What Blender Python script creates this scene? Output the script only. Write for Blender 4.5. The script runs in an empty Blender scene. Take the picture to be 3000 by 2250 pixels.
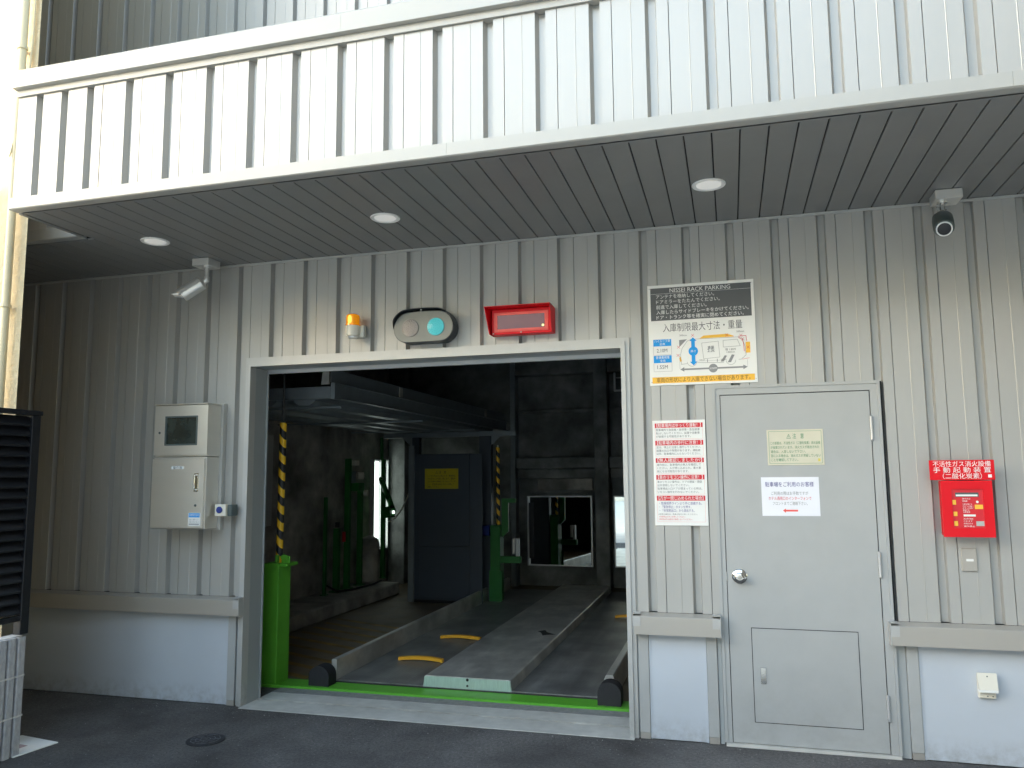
import bpy, math, random
from mathutils import Vector, Matrix
random.seed(7)
R = math.radians
C = bpy.context.scene.collection
SC = bpy.context.scene

# ------------------------------------------------------------------ camera
cam = bpy.data.cameras.new('camera'); co = bpy.data.objects.new('camera', cam); C.objects.link(co)
YAW, PITCH, ROLL = -0.2685, 0.1154, -0.0085
fw = Vector((math.sin(YAW)*math.cos(PITCH), math.cos(YAW)*math.cos(PITCH), math.sin(PITCH)))
rt = Vector((math.cos(YAW), -math.sin(YAW), 0)); up = rt.cross(fw)
r2 = rt*math.cos(ROLL)+up*math.sin(ROLL); u2 = -rt*math.sin(ROLL)+up*math.cos(ROLL)
M = Matrix((r2, u2, -fw)).transposed().to_4x4(); M.translation = Vector((2.7796, -5.1988, 1.647))
co.matrix_world = M
cam.sensor_width = 36.0; cam.lens = 2308.8585/3000*36.0; cam.clip_end = 400; cam.clip_start = .05
SC.camera = co
# ------------------------------------------------------------------ sky, sun, exposure
FAR = 32.0                             # distance of the unseen sun-blocking houses added across the street
SUN_EL, SUN_T = R(9), 0.9            # rays travel (+t, +1) horizontally: sun behind the viewer, a little to the left
w = bpy.data.worlds.new('World'); SC.world = w; w.use_nodes = True
nt = w.node_tree; nt.nodes.clear()
sky = nt.nodes.new('ShaderNodeTexSky'); sky.sky_type = 'NISHITA'; sky.sun_disc = False
sky.sun_elevation = SUN_EL; sky.sun_rotation = math.atan2(-SUN_T, -1.0) % (2*math.pi)
sky.air_density = 1.0; sky.dust_density = 0.6; sky.ozone_density = 0.4
bg = nt.nodes.new('ShaderNodeBackground'); bg.inputs[1].default_value = 0.15
wo = nt.nodes.new('ShaderNodeOutputWorld')
nt.links.new(sky.outputs[0], bg.inputs[0]); nt.links.new(bg.outputs[0], wo.inputs[0])
sl = bpy.data.lights.new('sun', 'SUN'); so = bpy.data.objects.new('sun', sl); C.objects.link(so)
sl.energy = 4.2; sl.angle = R(0.5); sl.color = (1.0, .93, .82)
sd = Vector((SUN_T, 1.0, 0)).normalized()*math.cos(SUN_EL)+Vector((0, 0, -math.sin(SUN_EL)))
so.rotation_euler = sd.to_track_quat('-Z', 'Y').to_euler()
SC.view_settings.view_transform = 'Standard'; SC.view_settings.look = 'None'
SC.view_settings.exposure = 3.36; SC.view_settings.gamma = 1.0
SC.view_settings.use_curve_mapping = False

# ------------------------------------------------------------------ materials
def mat(name, col, rough=.5, metal=0., noise=0., nscale=6., bump=0., bscale=60., emit=None, es=0., spec=.5,
        stretch=(1, 1, 1), coat=0., trans=0., rvar=0., noise2=0., n2scale=1.2):
    m = bpy.data.materials.new(name); m.use_nodes = True
    n = m.node_tree.nodes; l = m.node_tree.links; b = n['Principled BSDF']
    b.inputs['Base Color'].default_value = (*col, 1); b.inputs['Roughness'].default_value = rough
    b.inputs['Metallic'].default_value = metal; b.inputs['Specular IOR Level'].default_value = spec
    b.inputs['Coat Weight'].default_value = coat; b.inputs['Transmission Weight'].default_value = trans
    tc = n.new('ShaderNodeTexCoord'); mp = n.new('ShaderNodeMapping'); mp.inputs['Scale'].default_value = stretch
    geo = n.new('ShaderNodeNewGeometry')
    l.new(geo.outputs['Position'], mp.inputs['Vector'])
    cur = None
    if noise or rvar:
        t = n.new('ShaderNodeTexNoise'); t.inputs['Scale'].default_value = nscale; t.inputs['Detail'].default_value = 6
        t.inputs['Roughness'].default_value = .6
        l.new(mp.outputs[0], t.inputs['Vector'])
        if noise:
            mr = n.new('ShaderNodeMapRange'); mr.inputs['From Min'].default_value = .3; mr.inputs['From Max'].default_value = .7
            mr.inputs['To Min'].default_value = 1-noise; mr.inputs['To Max'].default_value = 1+noise
            l.new(t.outputs['Fac'], mr.inputs['Value'])
            mx = n.new('ShaderNodeVectorMath'); mx.operation = 'SCALE'; mx.inputs[0].default_value = col
            l.new(mr.outputs[0], mx.inputs['Scale']); cur = mx.outputs[0]
        if rvar:
            mr = n.new('ShaderNodeMapRange'); mr.inputs['From Min'].default_value = .3; mr.inputs['From Max'].default_value = .7
            mr.inputs['To Min'].default_value = rough-rvar; mr.inputs['To Max'].default_value = rough+rvar
            l.new(t.outputs['Fac'], mr.inputs['Value']); l.new(mr.outputs[0], b.inputs['Roughness'])
    if noise2:
        t2 = n.new('ShaderNodeTexNoise'); t2.inputs['Scale'].default_value = n2scale; t2.inputs['Detail'].default_value = 8
        l.new(geo.outputs['Position'], t2.inputs['Vector'])
        mr = n.new('ShaderNodeMapRange'); mr.inputs['From Min'].default_value = .35; mr.inputs['From Max'].default_value = .65
        mr.inputs['To Min'].default_value = 1-noise2; mr.inputs['To Max'].default_value = 1+noise2
        l.new(t2.outputs['Fac'], mr.inputs['Value'])
        mx = n.new('ShaderNodeVectorMath'); mx.operation = 'SCALE'; mx.inputs[0].default_value = col
        if cur: l.new(cur, mx.inputs[0])
        l.new(mr.outputs[0], mx.inputs['Scale']); cur = mx.outputs[0]
    if cur: l.new(cur, b.inputs['Base Color'])
    if bump:
        t = n.new('ShaderNodeTexNoise'); t.inputs['Scale'].default_value = bscale; t.inputs['Detail'].default_value = 4
        l.new(mp.outputs[0], t.inputs['Vector'])
        bp = n.new('ShaderNodeBump'); bp.inputs['Strength'].default_value = bump; bp.inputs['Distance'].default_value = .01
        l.new(t.outputs['Fac'], bp.inputs['Height']); l.new(bp.outputs[0], b.inputs['Normal'])
    if emit:
        b.inputs['Emission Color'].default_value = (*emit, 1); b.inputs['Emission Strength'].default_value = es
    return m

SM = {}
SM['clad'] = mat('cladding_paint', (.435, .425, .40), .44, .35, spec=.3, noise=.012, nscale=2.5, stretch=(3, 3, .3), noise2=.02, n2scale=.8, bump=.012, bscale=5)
SM['trim'] = mat('trim_paint', (.48, .475, .455), .38, .25, noise=.03, nscale=9)
SM['cap'] = mat('fascia_trim_paint', (.41, .40, .37), .46, .25, spec=.25, noise=.02, nscale=5, rvar=.04)
SM['sill'] = mat('sill_aluminium', (.46, .43, .385), .38, .45, noise=.015, nscale=3)
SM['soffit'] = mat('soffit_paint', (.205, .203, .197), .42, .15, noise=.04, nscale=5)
SM['dark'] = mat('black_gap', (.012, .012, .012), .8)
SM['plinth'] = mat('plinth_paint', (.53, .565, .61), .42, .1, noise=.02, nscale=3, rvar=.04, noise2=.025, n2scale=1.0)
SM['door'] = mat('door_paint', (.40, .405, .395), .42, .05, noise=.03, nscale=2.2, noise2=.02, n2scale=6, rvar=.04)
def soil(m, z0, z1, amt, scale=7):          # faint splash dirt: a mottled film that thins out above the ground
    n = m.node_tree.nodes; l = m.node_tree.links; b = n['Principled BSDF']
    src = b.inputs['Base Color'].links[0].from_socket
    g = n.new('ShaderNodeNewGeometry'); sx = n.new('ShaderNodeSeparateXYZ'); l.new(g.outputs['Position'], sx.inputs[0])
    mr = n.new('ShaderNodeMapRange'); mr.inputs['From Min'].default_value = z0; mr.inputs['From Max'].default_value = z1
    mr.inputs['To Min'].default_value = 1; mr.inputs['To Max'].default_value = 0; l.new(sx.outputs['Z'], mr.inputs['Value'])
    t = n.new('ShaderNodeTexNoise'); t.inputs['Scale'].default_value = scale; t.inputs['Detail'].default_value = 8; t.inputs['Roughness'].default_value = .7
    l.new(g.outputs['Position'], t.inputs['Vector'])
    r = n.new('ShaderNodeMapRange'); r.inputs['From Min'].default_value = .42; r.inputs['From Max'].default_value = .68; l.new(t.outputs['Fac'], r.inputs['Value'])
    mu = n.new('ShaderNodeMath'); mu.operation = 'MULTIPLY'; l.new(mr.outputs[0], mu.inputs[0]); l.new(r.outputs[0], mu.inputs[1])
    m2 = n.new('ShaderNodeMath'); m2.operation = 'MULTIPLY'; m2.inputs[1].default_value = amt; l.new(mu.outputs[0], m2.inputs[0])
    mx = n.new('ShaderNodeMix'); mx.data_type = 'RGBA'; l.new(m2.outputs[0], mx.inputs[0]); l.new(src, mx.inputs[6]); mx.inputs[7].default_value = (.20, .18, .15, 1)
    l.new(mx.outputs[2], b.inputs['Base Color'])
soil(SM['plinth'], .0, .16, .55, 14); soil(SM['door'], .0, .5, .22, 9); soil(SM['trim'], .0, .25, .5, 16)
SM['jamb'] = mat('jamb_paint', (.36, .38, .38), .42, .15, noise=.03, nscale=5)
SM['stainless'] = mat('stainless_steel', (.74, .71, .65), .33, .75, noise=.02, nscale=5, stretch=(.3, .3, 2.5))
SM['chrome'] = mat('chrome', (.75, .74, .70), .12, 1.)
SM['galv'] = mat('galvanised_steel', (.56, .55, .51), .38, .55, noise=.22, nscale=6, stretch=(1.6, .5, 1), rvar=.1, noise2=.22, n2scale=3.0)
SM['galvd'] = mat('grey_beam_paint', (.24, .27, .29), .40, .4, noise=.1, nscale=7)
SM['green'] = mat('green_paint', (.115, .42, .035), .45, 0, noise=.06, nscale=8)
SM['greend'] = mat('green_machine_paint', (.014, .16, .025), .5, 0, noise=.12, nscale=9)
SM['yellow'] = mat('yellow_paint', (.85, .42, .02), .5, noise=.06, nscale=20)
SM['black'] = mat('black_paint', (.02, .02, .022), .4)
SM['rubber'] = mat('black_rubber', (.018, .018, .02), .7, noise=.1, nscale=30, bump=.1)
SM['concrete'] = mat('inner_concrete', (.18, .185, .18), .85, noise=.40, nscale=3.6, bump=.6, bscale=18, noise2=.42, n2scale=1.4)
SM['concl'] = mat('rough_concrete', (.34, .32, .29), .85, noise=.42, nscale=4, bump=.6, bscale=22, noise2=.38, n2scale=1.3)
SM['floor'] = mat('inner_floor_coating', (.17, .13, .085), .55, noise=.25, nscale=5, noise2=.3, n2scale=1.7, rvar=.1)
SM['thresh'] = mat('steel_threshold', (.58, .565, .52), .55, .1, noise=.06, nscale=12, noise2=.1, n2scale=3)
SM['threshd'] = mat('threshold_concrete', (.26, .26, .25), .7, 0, noise=.2, nscale=25)
SM['red'] = mat('red_paint', (.70, .006, .014), .42, noise=.02, nscale=8, spec=.3)
SM['redlight'] = mat('red_sign_frame', (.80, .10, .08), .4)
SM['redprint'] = mat('red_print', (.62, .02, .03), .5)
SM['white'] = mat('white_sign', (.80, .80, .77), .4, noise=.01)
SM['whiteprint'] = mat('white_print', (.82, .82, .80), .5)
SM['offwhite'] = mat('off_white_plastic', (.72, .68, .58), .45, noise=.02)
SM['paper'] = mat('white_paper', (.80, .80, .84), .6)
SM['greyprint'] = mat('grey_print', (.10, .105, .11), .5)
SM['midgrey'] = mat('mid_grey_print', (.26, .265, .27), .5)
SM['blackprint'] = mat('black_print', (.025, .025, .03), .5)
SM['bluetext'] = mat('navy_print', (.06, .05, .25), .5)
SM['blueprint'] = mat('blue_print', (.0, .30, .75), .5)
SM['yellowprint'] = mat('yellow_print', (.88, .50, .05), .5)
SM['paleyellow'] = mat('pale_yellow_print', (.72, .58, .10), .5)
SM['signyellow'] = mat('yellow_sign', (.55, .44, .01), .5)
SM['brownprint'] = mat('brown_print', (.22, .10, .02), .5)
SM['greentext'] = mat('green_print', (.05, .24, .11), .5)
SM['beigeplate'] = mat('beige_plate', (.62, .585, .455), .45, noise=.04, nscale=6)
SM['signalhouse'] = mat('signal_housing', (.21, .21, .19), .4, .3)
SM['signaldark'] = mat('signal_hood', (.02, .025, .03), .4)
SM['lensoff'] = mat('signal_lens_unlit', (.27, .22, .19), .25, bump=.5, bscale=130)
SM['lenson'] = mat('signal_lens_lit', (.0, .22, .26), .3, emit=(.0, .42, .46), es=.02)
SM['led'] = mat('signal_led', (.2, .8, .8), .3, emit=(.22, .85, .85), es=.09)
SM['amber'] = mat('amber_lens', (.85, .28, .0), .15, emit=(1., .32, .0), es=.03, coat=.5)
SM['amberhot'] = mat('amber_lamp', (1, .7, .1), .3, emit=(1, .72, .1), es=.1)
SM['redglass'] = mat('tinted_sign_glass', (.17, .06, .085), .12, .3, coat=1.)
SM['ledyel'] = mat('small_yellow_lamp', (1, .9, .4), .3, emit=(1, .9, .35), es=.1)
SM['tube'] = mat('fluorescent_tube', (.9, .95, .9), .3, emit=(.86, 1., .93), es=.35)
SM['mirror'] = mat('mirror_glass', (.86, .90, .88), .02, 1.)
SM['frame'] = mat('mirror_frame', (.55, .55, .55), .4, .5)
SM['cabinetblue'] = mat('machine_cabinet_paint', (.055, .068, .09), .45, .1, noise=.05, nscale=4)
SM['bluemotor'] = mat('blue_motor_paint', (.02, .04, .22), .45)
SM['stucco'] = mat('cream_stucco', (.60, .49, .31), .85, noise=.08, nscale=9, bump=1.0, bscale=28, noise2=.06, n2scale=1.5)
SM['pipe'] = mat('cream_pipe_paint', (.66, .56, .36), .45, noise=.03, nscale=6)
SM['fence'] = mat('black_fence_coating', (.014, .015, .019), .38, .3, noise=.05)
SM['block'] = mat('split_face_block', (.36, .36, .375), .9, noise=.18, nscale=60, bump=.6, bscale=70, stretch=(1, 1, .4))
SM['mortar'] = mat('mortar', (.52, .51, .50), .9, noise=.1, nscale=40, bump=.4)
SM['asphalt'] = None
SM['iron'] = mat('cast_iron', (.045, .045, .05), .6, .5, noise=.2, nscale=30)
SM['ironlight'] = mat('worn_iron_edge', (.11, .11, .12), .5, .5, noise=.3, nscale=40)
SM['oppcream'] = mat('opposite_cream_wall', (.52, .44, .31), .85, noise=.06, nscale=2)
SM['oppgrey'] = mat('opposite_pale_wall', (.62, .57, .50), .85, noise=.08, nscale=2)  # wall of the unseen apartment, paled to bounce light under the canopy
SM['oppdark'] = mat('dark_brown_wall', (.09, .085, .08), .85, noise=.08, nscale=2)  # wall of the unseen side block, kept dark to dim light from the right
SM['glass'] = mat('window_glass', (.05, .06, .07), .05, .5)
SM['diffuser'] = mat('white_diffuser', (.80, .79, .76), .45)
SM['downlamp'] = mat('downlight_lens', (.80, .79, .76), .4, emit=(1, .97, .9), es=.028)
SM['camsilver'] = mat('camera_silver', (.72, .71, .68), .3, .6)
SM['camdark'] = mat('camera_grey_hood', (.085, .11, .11), .4, .2)
SM['screen'] = mat('cabinet_window_glass', (.035, .045, .04), .07, .3, coat=1., noise=.6, nscale=9)

def asphalt():
    m = bpy.data.materials.new('asphalt'); m.use_nodes = True
    n = m.node_tree.nodes; l = m.node_tree.links; b = n['Principled BSDF']
    geo = n.new('ShaderNodeNewGeometry')
    def noise(s, d=6, r=.6):
        t = n.new('ShaderNodeTexNoise'); t.inputs['Scale'].default_value = s; t.inputs['Detail'].default_value = d
        t.inputs['Roughness'].default_value = r; l.new(geo.outputs['Position'], t.inputs['Vector']); return t.outputs['Fac']
    def ramp(src, a, b_, c0, c1):
        r = n.new('ShaderNodeValToRGB'); r.color_ramp.elements[0].position = a; r.color_ramp.elements[1].position = b_
        r.color_ramp.elements[0].color = (*c0, 1); r.color_ramp.elements[1].color = (*c1, 1); l.new(src, r.inputs[0]); return r.outputs[0]
    base = ramp(noise(1.1, 8, .65), .36, .66, (.046, .042, .040), (.125, .117, .112))
    fine = ramp(noise(260, 2), .3, .75, (.55, .55, .55), (1.6, 1.6, 1.6))
    mx = n.new('ShaderNodeMix'); mx.data_type = 'RGBA'; mx.blend_type = 'MULTIPLY'; mx.inputs[0].default_value = 1
    l.new(base, mx.inputs[6]); l.new(fine, mx.inputs[7])
    mid = ramp(noise(52, 4, .75), .32, .70, (.62, .62, .62), (1.55, 1.55, 1.55))
    m2 = n.new('ShaderNodeMix'); m2.data_type = 'RGBA'; m2.blend_type = 'MULTIPLY'; m2.inputs[0].default_value = 1
    l.new(mx.outputs[2], m2.inputs[6]); l.new(mid, m2.inputs[7]); mx = m2
    v = n.new('ShaderNodeTexVoronoi'); v.inputs['Scale'].default_value = 9; l.new(geo.outputs['Position'], v.inputs['Vector'])
    sp = ramp(v.outputs['Distance'], .03, .055, (.16, .16, .16), (0, 0, 0))
    ad = n.new('ShaderNodeMix'); ad.data_type = 'RGBA'; ad.blend_type = 'ADD'; ad.inputs[0].default_value = 1
    l.new(mx.outputs[2], ad.inputs[6]); l.new(sp, ad.inputs[7])
    l.new(ad.outputs[2], b.inputs['Base Color']); b.inputs['Roughness'].default_value = .82
    bp = n.new('ShaderNodeBump'); bp.inputs['Strength'].default_value = .8; bp.inputs['Distance'].default_value = .006
    l.new(noise(70, 4, .8), bp.inputs['Height']); l.new(bp.outputs[0], b.inputs['Normal'])
    return m
SM['asphalt'] = asphalt()

def striped():
    m = bpy.data.materials.new('black_yellow_hazard_stripe'); m.use_nodes = True
    n = m.node_tree.nodes; l = m.node_tree.links; b = n['Principled BSDF']
    tc = n.new('ShaderNodeTexCoord'); sx = n.new('ShaderNodeSeparateXYZ'); l.new(tc.outputs['Object'], sx.inputs[0])
    a = n.new('ShaderNodeMath'); a.operation = 'MULTIPLY_ADD'; a.inputs[1].default_value = 1.1; l.new(sx.outputs['X'], a.inputs[0]); l.new(sx.outputs['Z'], a.inputs[2])
    d = n.new('ShaderNodeMath'); d.operation = 'MULTIPLY'; d.inputs[1].default_value = 1/.138; l.new(a.outputs[0], d.inputs[0])
    f = n.new('ShaderNodeMath'); f.operation = 'FRACT'; l.new(d.outputs[0], f.inputs[0])
    g = n.new('ShaderNodeMath'); g.operation = 'GREATER_THAN'; g.inputs[1].default_value = .5; l.new(f.outputs[0], g.inputs[0])
    mx = n.new('ShaderNodeMix'); mx.data_type = 'RGBA'; mx.inputs[6].default_value = (1.0, .58, .025, 1); mx.inputs[7].default_value = (.02, .02, .025, 1)
    l.new(g.outputs[0], mx.inputs[0]); l.new(mx.outputs[2], b.inputs['Base Color']); b.inputs['Roughness'].default_value = .4
    return m
SM['stripe'] = striped()

# ------------------------------------------------------------------ mesh helpers
class MB:
    def __init__(s): s.v = []; s.f = []; s.m = []
    def add(s, vs, fs):
        o = len(s.v); s.v += [tuple(v) for v in vs]; s.f += [tuple(i+o for i in f) for f in fs]; return s
    def box(s, x0, x1, y0, y1, z0, z1):
        vs = [(x, y, z) for x in (x0, x1) for y in (y0, y1) for z in (z0, z1)]
        return s.add(vs, [(0, 1, 3, 2), (4, 6, 7, 5), (0, 4, 5, 1), (2, 3, 7, 6), (0, 2, 6, 4), (1, 5, 7, 3)])
    def bbox(s, x0, x1, y0, y1, z0, z1, b=.004):          # box with chamfered edges
        cx, cy, cz = (x0+x1)/2, (y0+y1)/2, (z0+z1)/2; hx, hy, hz = abs(x1-x0)/2, abs(y1-y0)/2, abs(z1-z0)/2
        b = min(b, hx*.45, hy*.45, hz*.45); vs = []; idx = {}
        for sx in (-1, 1):
            for sy in (-1, 1):
                for sz in (-1, 1):
                    for a in range(3):
                        p = [hx-b, hy-b, hz-b]; p[a] = (hx, hy, hz)[a]
                        idx[(sx, sy, sz, a)] = len(vs); vs.append((cx+sx*p[0], cy+sy*p[1], cz+sz*p[2]))
        fs = []
        for a in range(3):
            for sg in (-1, 1):
                o = [i for i in range(3) if i != a]; q = []
                for (i, j) in ((-1, -1), (1, -1), (1, 1), (-1, 1)):
                    k = [0, 0, 0]; k[a] = sg; k[o[0]] = i; k[o[1]] = j; q.append(idx[(*k, a)])
                fs.append(tuple(q))
        for a in range(3):                                  # edges along axis a
            o = [i for i in range(3) if i != a]
            for i in (-1, 1):
                for j in (-1, 1):
                    k0 = [0, 0, 0]; k0[a] = -1; k0[o[0]] = i; k0[o[1]] = j; k1 = list(k0); k1[a] = 1
                    fs.append((idx[(*k0, o[0])], idx[(*k1, o[0])], idx[(*k1, o[1])], idx[(*k0, o[1])]))
        for sx in (-1, 1):
            for sy in (-1, 1):
                for sz in (-1, 1): fs.append(tuple(idx[(sx, sy, sz, a)] for a in range(3)))
        return s.add(vs, fs)
    def prism(s, poly, a, b, axis):                         # polygon extruded along axis from a to b
        n = len(poly)
        def P(p, t):
            return {'x': (t, p[0], p[1]), 'y': (p[0], t, p[1]), 'z': (p[0], p[1], t)}[axis]
        vs = [P(p, a) for p in poly]+[P(p, b) for p in poly]
        fs = [tuple(range(n)), tuple(range(2*n-1, n-1, -1))]+[(i, (i+1) % n, n+(i+1) % n, n+i) for i in range(n)]
        return s.add(vs, fs)
    def tube(s, pts, r, seg=12, cap=True):
        pts = [Vector(p) for p in pts]; rs = r if isinstance(r, (list, tuple)) else [r]*len(pts)
        vs = []; fs = []; ref = None
        for i, p in enumerate(pts):
            d = (pts[min(i+1, len(pts)-1)]-pts[max(i-1, 0)]).normalized()
            if ref is None:
                ref = Vector((0, 0, 1)) if abs(d.z) < .9 else Vector((1, 0, 0))
            a = d.cross(ref).normalized(); b = a.cross(d).normalized(); ref = b
            for k in range(seg):
                t = 2*math.pi*k/seg; vs.append(p+a*math.cos(t)*rs[i]+b*math.sin(t)*rs[i])
        for i in range(len(pts)-1):
            for k in range(seg):
                fs.append((i*seg+k, i*seg+(k+1) % seg, (i+1)*seg+(k+1) % seg, (i+1)*seg+k))
        if cap: fs += [tuple(range(seg-1, -1, -1)), tuple(range((len(pts)-1)*seg, len(pts)*seg))]
        return s.add(vs, fs)
    def lathe(s, prof, c, d, seg=32):                       # prof: (radius, distance along d)
        c = Vector(c); d = Vector(d).normalized()
        return s.tube2(prof, c, d, seg)
    def tube2(s, prof, c, d, seg):
        ref = Vector((0, 0, 1)) if abs(d.z) < .9 else Vector((1, 0, 0))
        a = d.cross(ref).normalized(); b = a.cross(d).normalized(); vs = []; fs = []
        for (r, h) in prof:
            for k in range(seg):
                t = 2*math.pi*k/seg; vs.append(c+d*h+a*math.cos(t)*r+b*math.sin(t)*r)
        for i in range(len(prof)-1):
            for k in range(seg): fs.append((i*seg+k, i*seg+(k+1) % seg, (i+1)*seg+(k+1) % seg, (i+1)*seg+k))
        fs += [tuple(range(seg-1, -1, -1)), tuple(range((len(prof)-1)*seg, len(prof)*seg))]
        return s.add(vs, fs)
    def quad(s, x0, x1, z0, z1, y): return s.add([(x0, y, z0), (x1, y, z0), (x1, y, z1), (x0, y, z1)], [(0, 1, 2, 3)])
    def poly(s, pts, y): return s.add([(p[0], y, p[1]) for p in pts], [tuple(range(len(pts)))])
    def disc(s, cx, cz, r, y, seg=28): return s.poly([(cx+r*math.cos(2*math.pi*k/seg), cz+r*math.sin(2*math.pi*k/seg)) for k in range(seg)], y)
    def stroke(s, pts, wd, y, closed=False):
        pts = list(pts)
        if closed: pts = pts+[pts[0]]
        for a, b in zip(pts, pts[1:]):
            dx, dz = b[0]-a[0], b[1]-a[1]; L = math.hypot(dx, dz) or 1; nx, nz = -dz/L*wd/2, dx/L*wd/2
            s.add([(a[0]+nx, y, a[1]+nz), (b[0]+nx, y, b[1]+nz), (b[0]-nx, y, b[1]-nz), (a[0]-nx, y, a[1]-nz)], [(0, 1, 2, 3)])
        return s
    def text(s, txt, x0, z, h, y, width=None, align='l'):   # text standing on plane y, facing the viewer
        cu = bpy.data.curves.new('t', 'FONT'); cu.body = txt; cu.size = 1; cu.resolution_u = 2
        ob = bpy.data.objects.new('t', cu); C.objects.link(ob)
        dg = bpy.context.evaluated_depsgraph_get(); me = bpy.data.meshes.new_from_object(ob.evaluated_get(dg))
        vs = [v.co.copy() for v in me.vertices]; fs = [tuple(p.vertices) for p in me.polygons]
        bpy.data.objects.remove(ob); bpy.data.curves.remove(cu); bpy.data.meshes.remove(me)
        if not vs: return s
        mx = max(v.x for v in vs); mn = min(v.x for v in vs); k = h/.75
        kx = k if width is None else width/(mx-mn)
        W = (mx-mn)*kx; ox = {'l': 0, 'c': -W/2, 'r': -W}[align]
        return s.add([(x0+ox+(v.x-mn)*kx, y, z+(v.y-.35)*k) for v in vs], fs)

ORG = {}
def build(name, mb, m, parent=None, smooth=False, label=None, bevel=0):
    xs = [v[0] for v in mb.v]; ys = [v[1] for v in mb.v]; zs = [v[2] for v in mb.v]
    o = Vector(((min(xs)+max(xs))/2, (min(ys)+max(ys))/2, min(zs)))
    me = bpy.data.meshes.new(name); me.from_pydata([Vector(v)-o for v in mb.v], [], mb.f); me.update()
    me.materials.append(SM[m] if isinstance(m, str) else m)
    ob = bpy.data.objects.new(name, me); C.objects.link(ob)
    if parent is not None: ob.parent = parent; ob.location = o-ORG[parent.name]
    else: ob.location = o
    ORG[ob.name] = o
    import bmesh
    bm = bmesh.new(); bm.from_mesh(me); bmesh.ops.recalc_face_normals(bm, faces=bm.faces[:]) if not smooth == 'flat' else None
    bm.to_mesh(me); bm.free()
    if smooth is True:
        for p in me.polygons: p.use_smooth = True
        try: me.set_sharp_from_angle(angle=R(38))
        except Exception: pass
    if label: ob['label'] = label
    return ob
def tag(o, label, cat, group=None):
    o['label'] = label; o['category'] = cat
    if group: o['group'] = group
    return o
def thing(name, label, cat, loc, group=None):
    e = bpy.data.objects.new(name, None); C.objects.link(e); e.location = loc; e.empty_display_size = .2
    ORG[e.name] = Vector(loc); return tag(e, label, cat, group)
def instance(me, name, parent, org):
    ob = bpy.data.objects.new(name, me); C.objects.link(ob); ob.parent = parent
    ob.location = Vector(org)-ORG[parent.name]; ORG[ob.name] = Vector(org); return ob
def printed(name, mb, m, parent, label=None):               # flat print: keep faces as they are
    return build(name, mb, m, parent, smooth='flat', label=label)

# ------------------------------------------------------------------ setting: ground and floors
g = MB().add([(-80, -90, 0), (80, -90, 0), (80, 60, 0), (-80, 60, 0)], [(0, 1, 2, 3)])
# asphalt sheet (a fine, slightly uneven edge meets the plinth because the sheet runs under the walls)
o = build('ground', g, 'asphalt'); o['kind'] = 'structure'
o = build('floor', MB().box(-2.5, 2.4, .742, 6.5, .002, .010), 'floor'); o['kind'] = 'structure'

o = build('bounce_pavement', MB().box(-70, 70, -FAR+.1, -1.75, .001, .006), mat('pale_bounce_concrete', (.63, .59, .53), .85, noise=.15, nscale=2)); o['kind'] = 'structure'  # unseen pale sheet added to bounce light up under the canopy
# ------------------------------------------------------------------ the parking building
S = 3.289                                                   # soffit height
B = thing('parking_building', 'grey metal clad parking garage building with canopy and open vehicle entrance', 'building', (0, 0, 0))
GW = .056
def profile(xj, y):                                         # one cladding panel from joint to joint, outer face on plane y
    p = [(.0018, 0), (.0925, 0), (.0948, -.0014), (.0978, 0), (.165, 0), (.180, .036), (.216, .036), (.221, 0), (.2782, 0)]
    return [(xj+a, y+b) for a, b in p]
def clip(p, xa, xb):
    out = []
    for i, (x, y) in enumerate(p):
        if xa <= x <= xb: out.append((x, y))
        if i+1 < len(p):
            x2, y2 = p[i+1]
            for e in (xa, xb):
                if x < e < x2: out.append((e, y+(y2-y)*(e-x)/(x2-x)))
    return out
def panel_mb(mb, prof, back, xa, xb, z0, z1):
    q = clip(prof, xa, xb)
    if len(q) < 2: return
    q = q+[(q[-1][0], back), (q[0][0], back)]
    mb.prism(q, z0, z1, 'z')
def wall_run(name, y, x0, n, regions, back, mtl='clad'):
    cache = {}
    for i in range(n):
        xj = x0+.28*i; mb = MB(); key = []
        for (xa, xb, z0, z1) in regions:
            a, b = max(xa, xj), min(xb, xj+.28)
            if b-a > .004:
                panel_mb(mb, profile(xj, y), back, a, b, z0, z1)
                key.append((round(a-xj, 4), round(b-xj, 4), z0, z1))
        if not mb.v: continue
        key = tuple(key); xs = [v[0] for v in mb.v]
        org = Vector(((min(xs)+max(xs))/2, 0, min(v[2] for v in mb.v)))
        if key in cache:
            me, off = cache[key]; instance(me, name, B, (org.x, off, org.z))
        else:
            ob = build(name, mb, mtl, B); cache[key] = (ob.data, ORG[ob.name].y)
PB = .776                                                   # bottom of the cladding
OL, OR_, OT = -.742, 2.160, 2.550                           # outer edge of the entrance frame
DL, DR, DT = 2.682, 3.671, 2.205                            # outer edge of the door frame
wall_run('wall_panel', 0, .115-.28*12, 36,
         [(-3.3, OL, PB, S), (OL, OR_, OT, S), (OR_, DL, PB, S), (DL, DR, DT, S), (DR, 6.8, PB, S)], .05)
# backing behind the cladding, with the openings left free
bk = MB()
bk.box(-3.3, -.70, .052, .20, .0, 3.9).box(-.70, 2.105, .052, .20, 2.495, 3.9).box(2.105, 2.72, .052, .20, 0, 3.9)
bk.box(2.72, 3.62, .062, .20, 0, 2.18).box(2.72, 3.62, .052, .20, 2.18, 3.9).box(3.62, 6.8, .052, .20, 0, 3.9).box(-3.3, 6.8, .251, .40, 3.9, 7.8)
build('inner_wall', bk, 'dark', B)
# upper wall behind the canopy
UX = -3.07+.115
wall_run('upper_panel', .20, UX-.28, 36, [(-3.3, 6.8, 3.9, 7.8)], .25)
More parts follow.
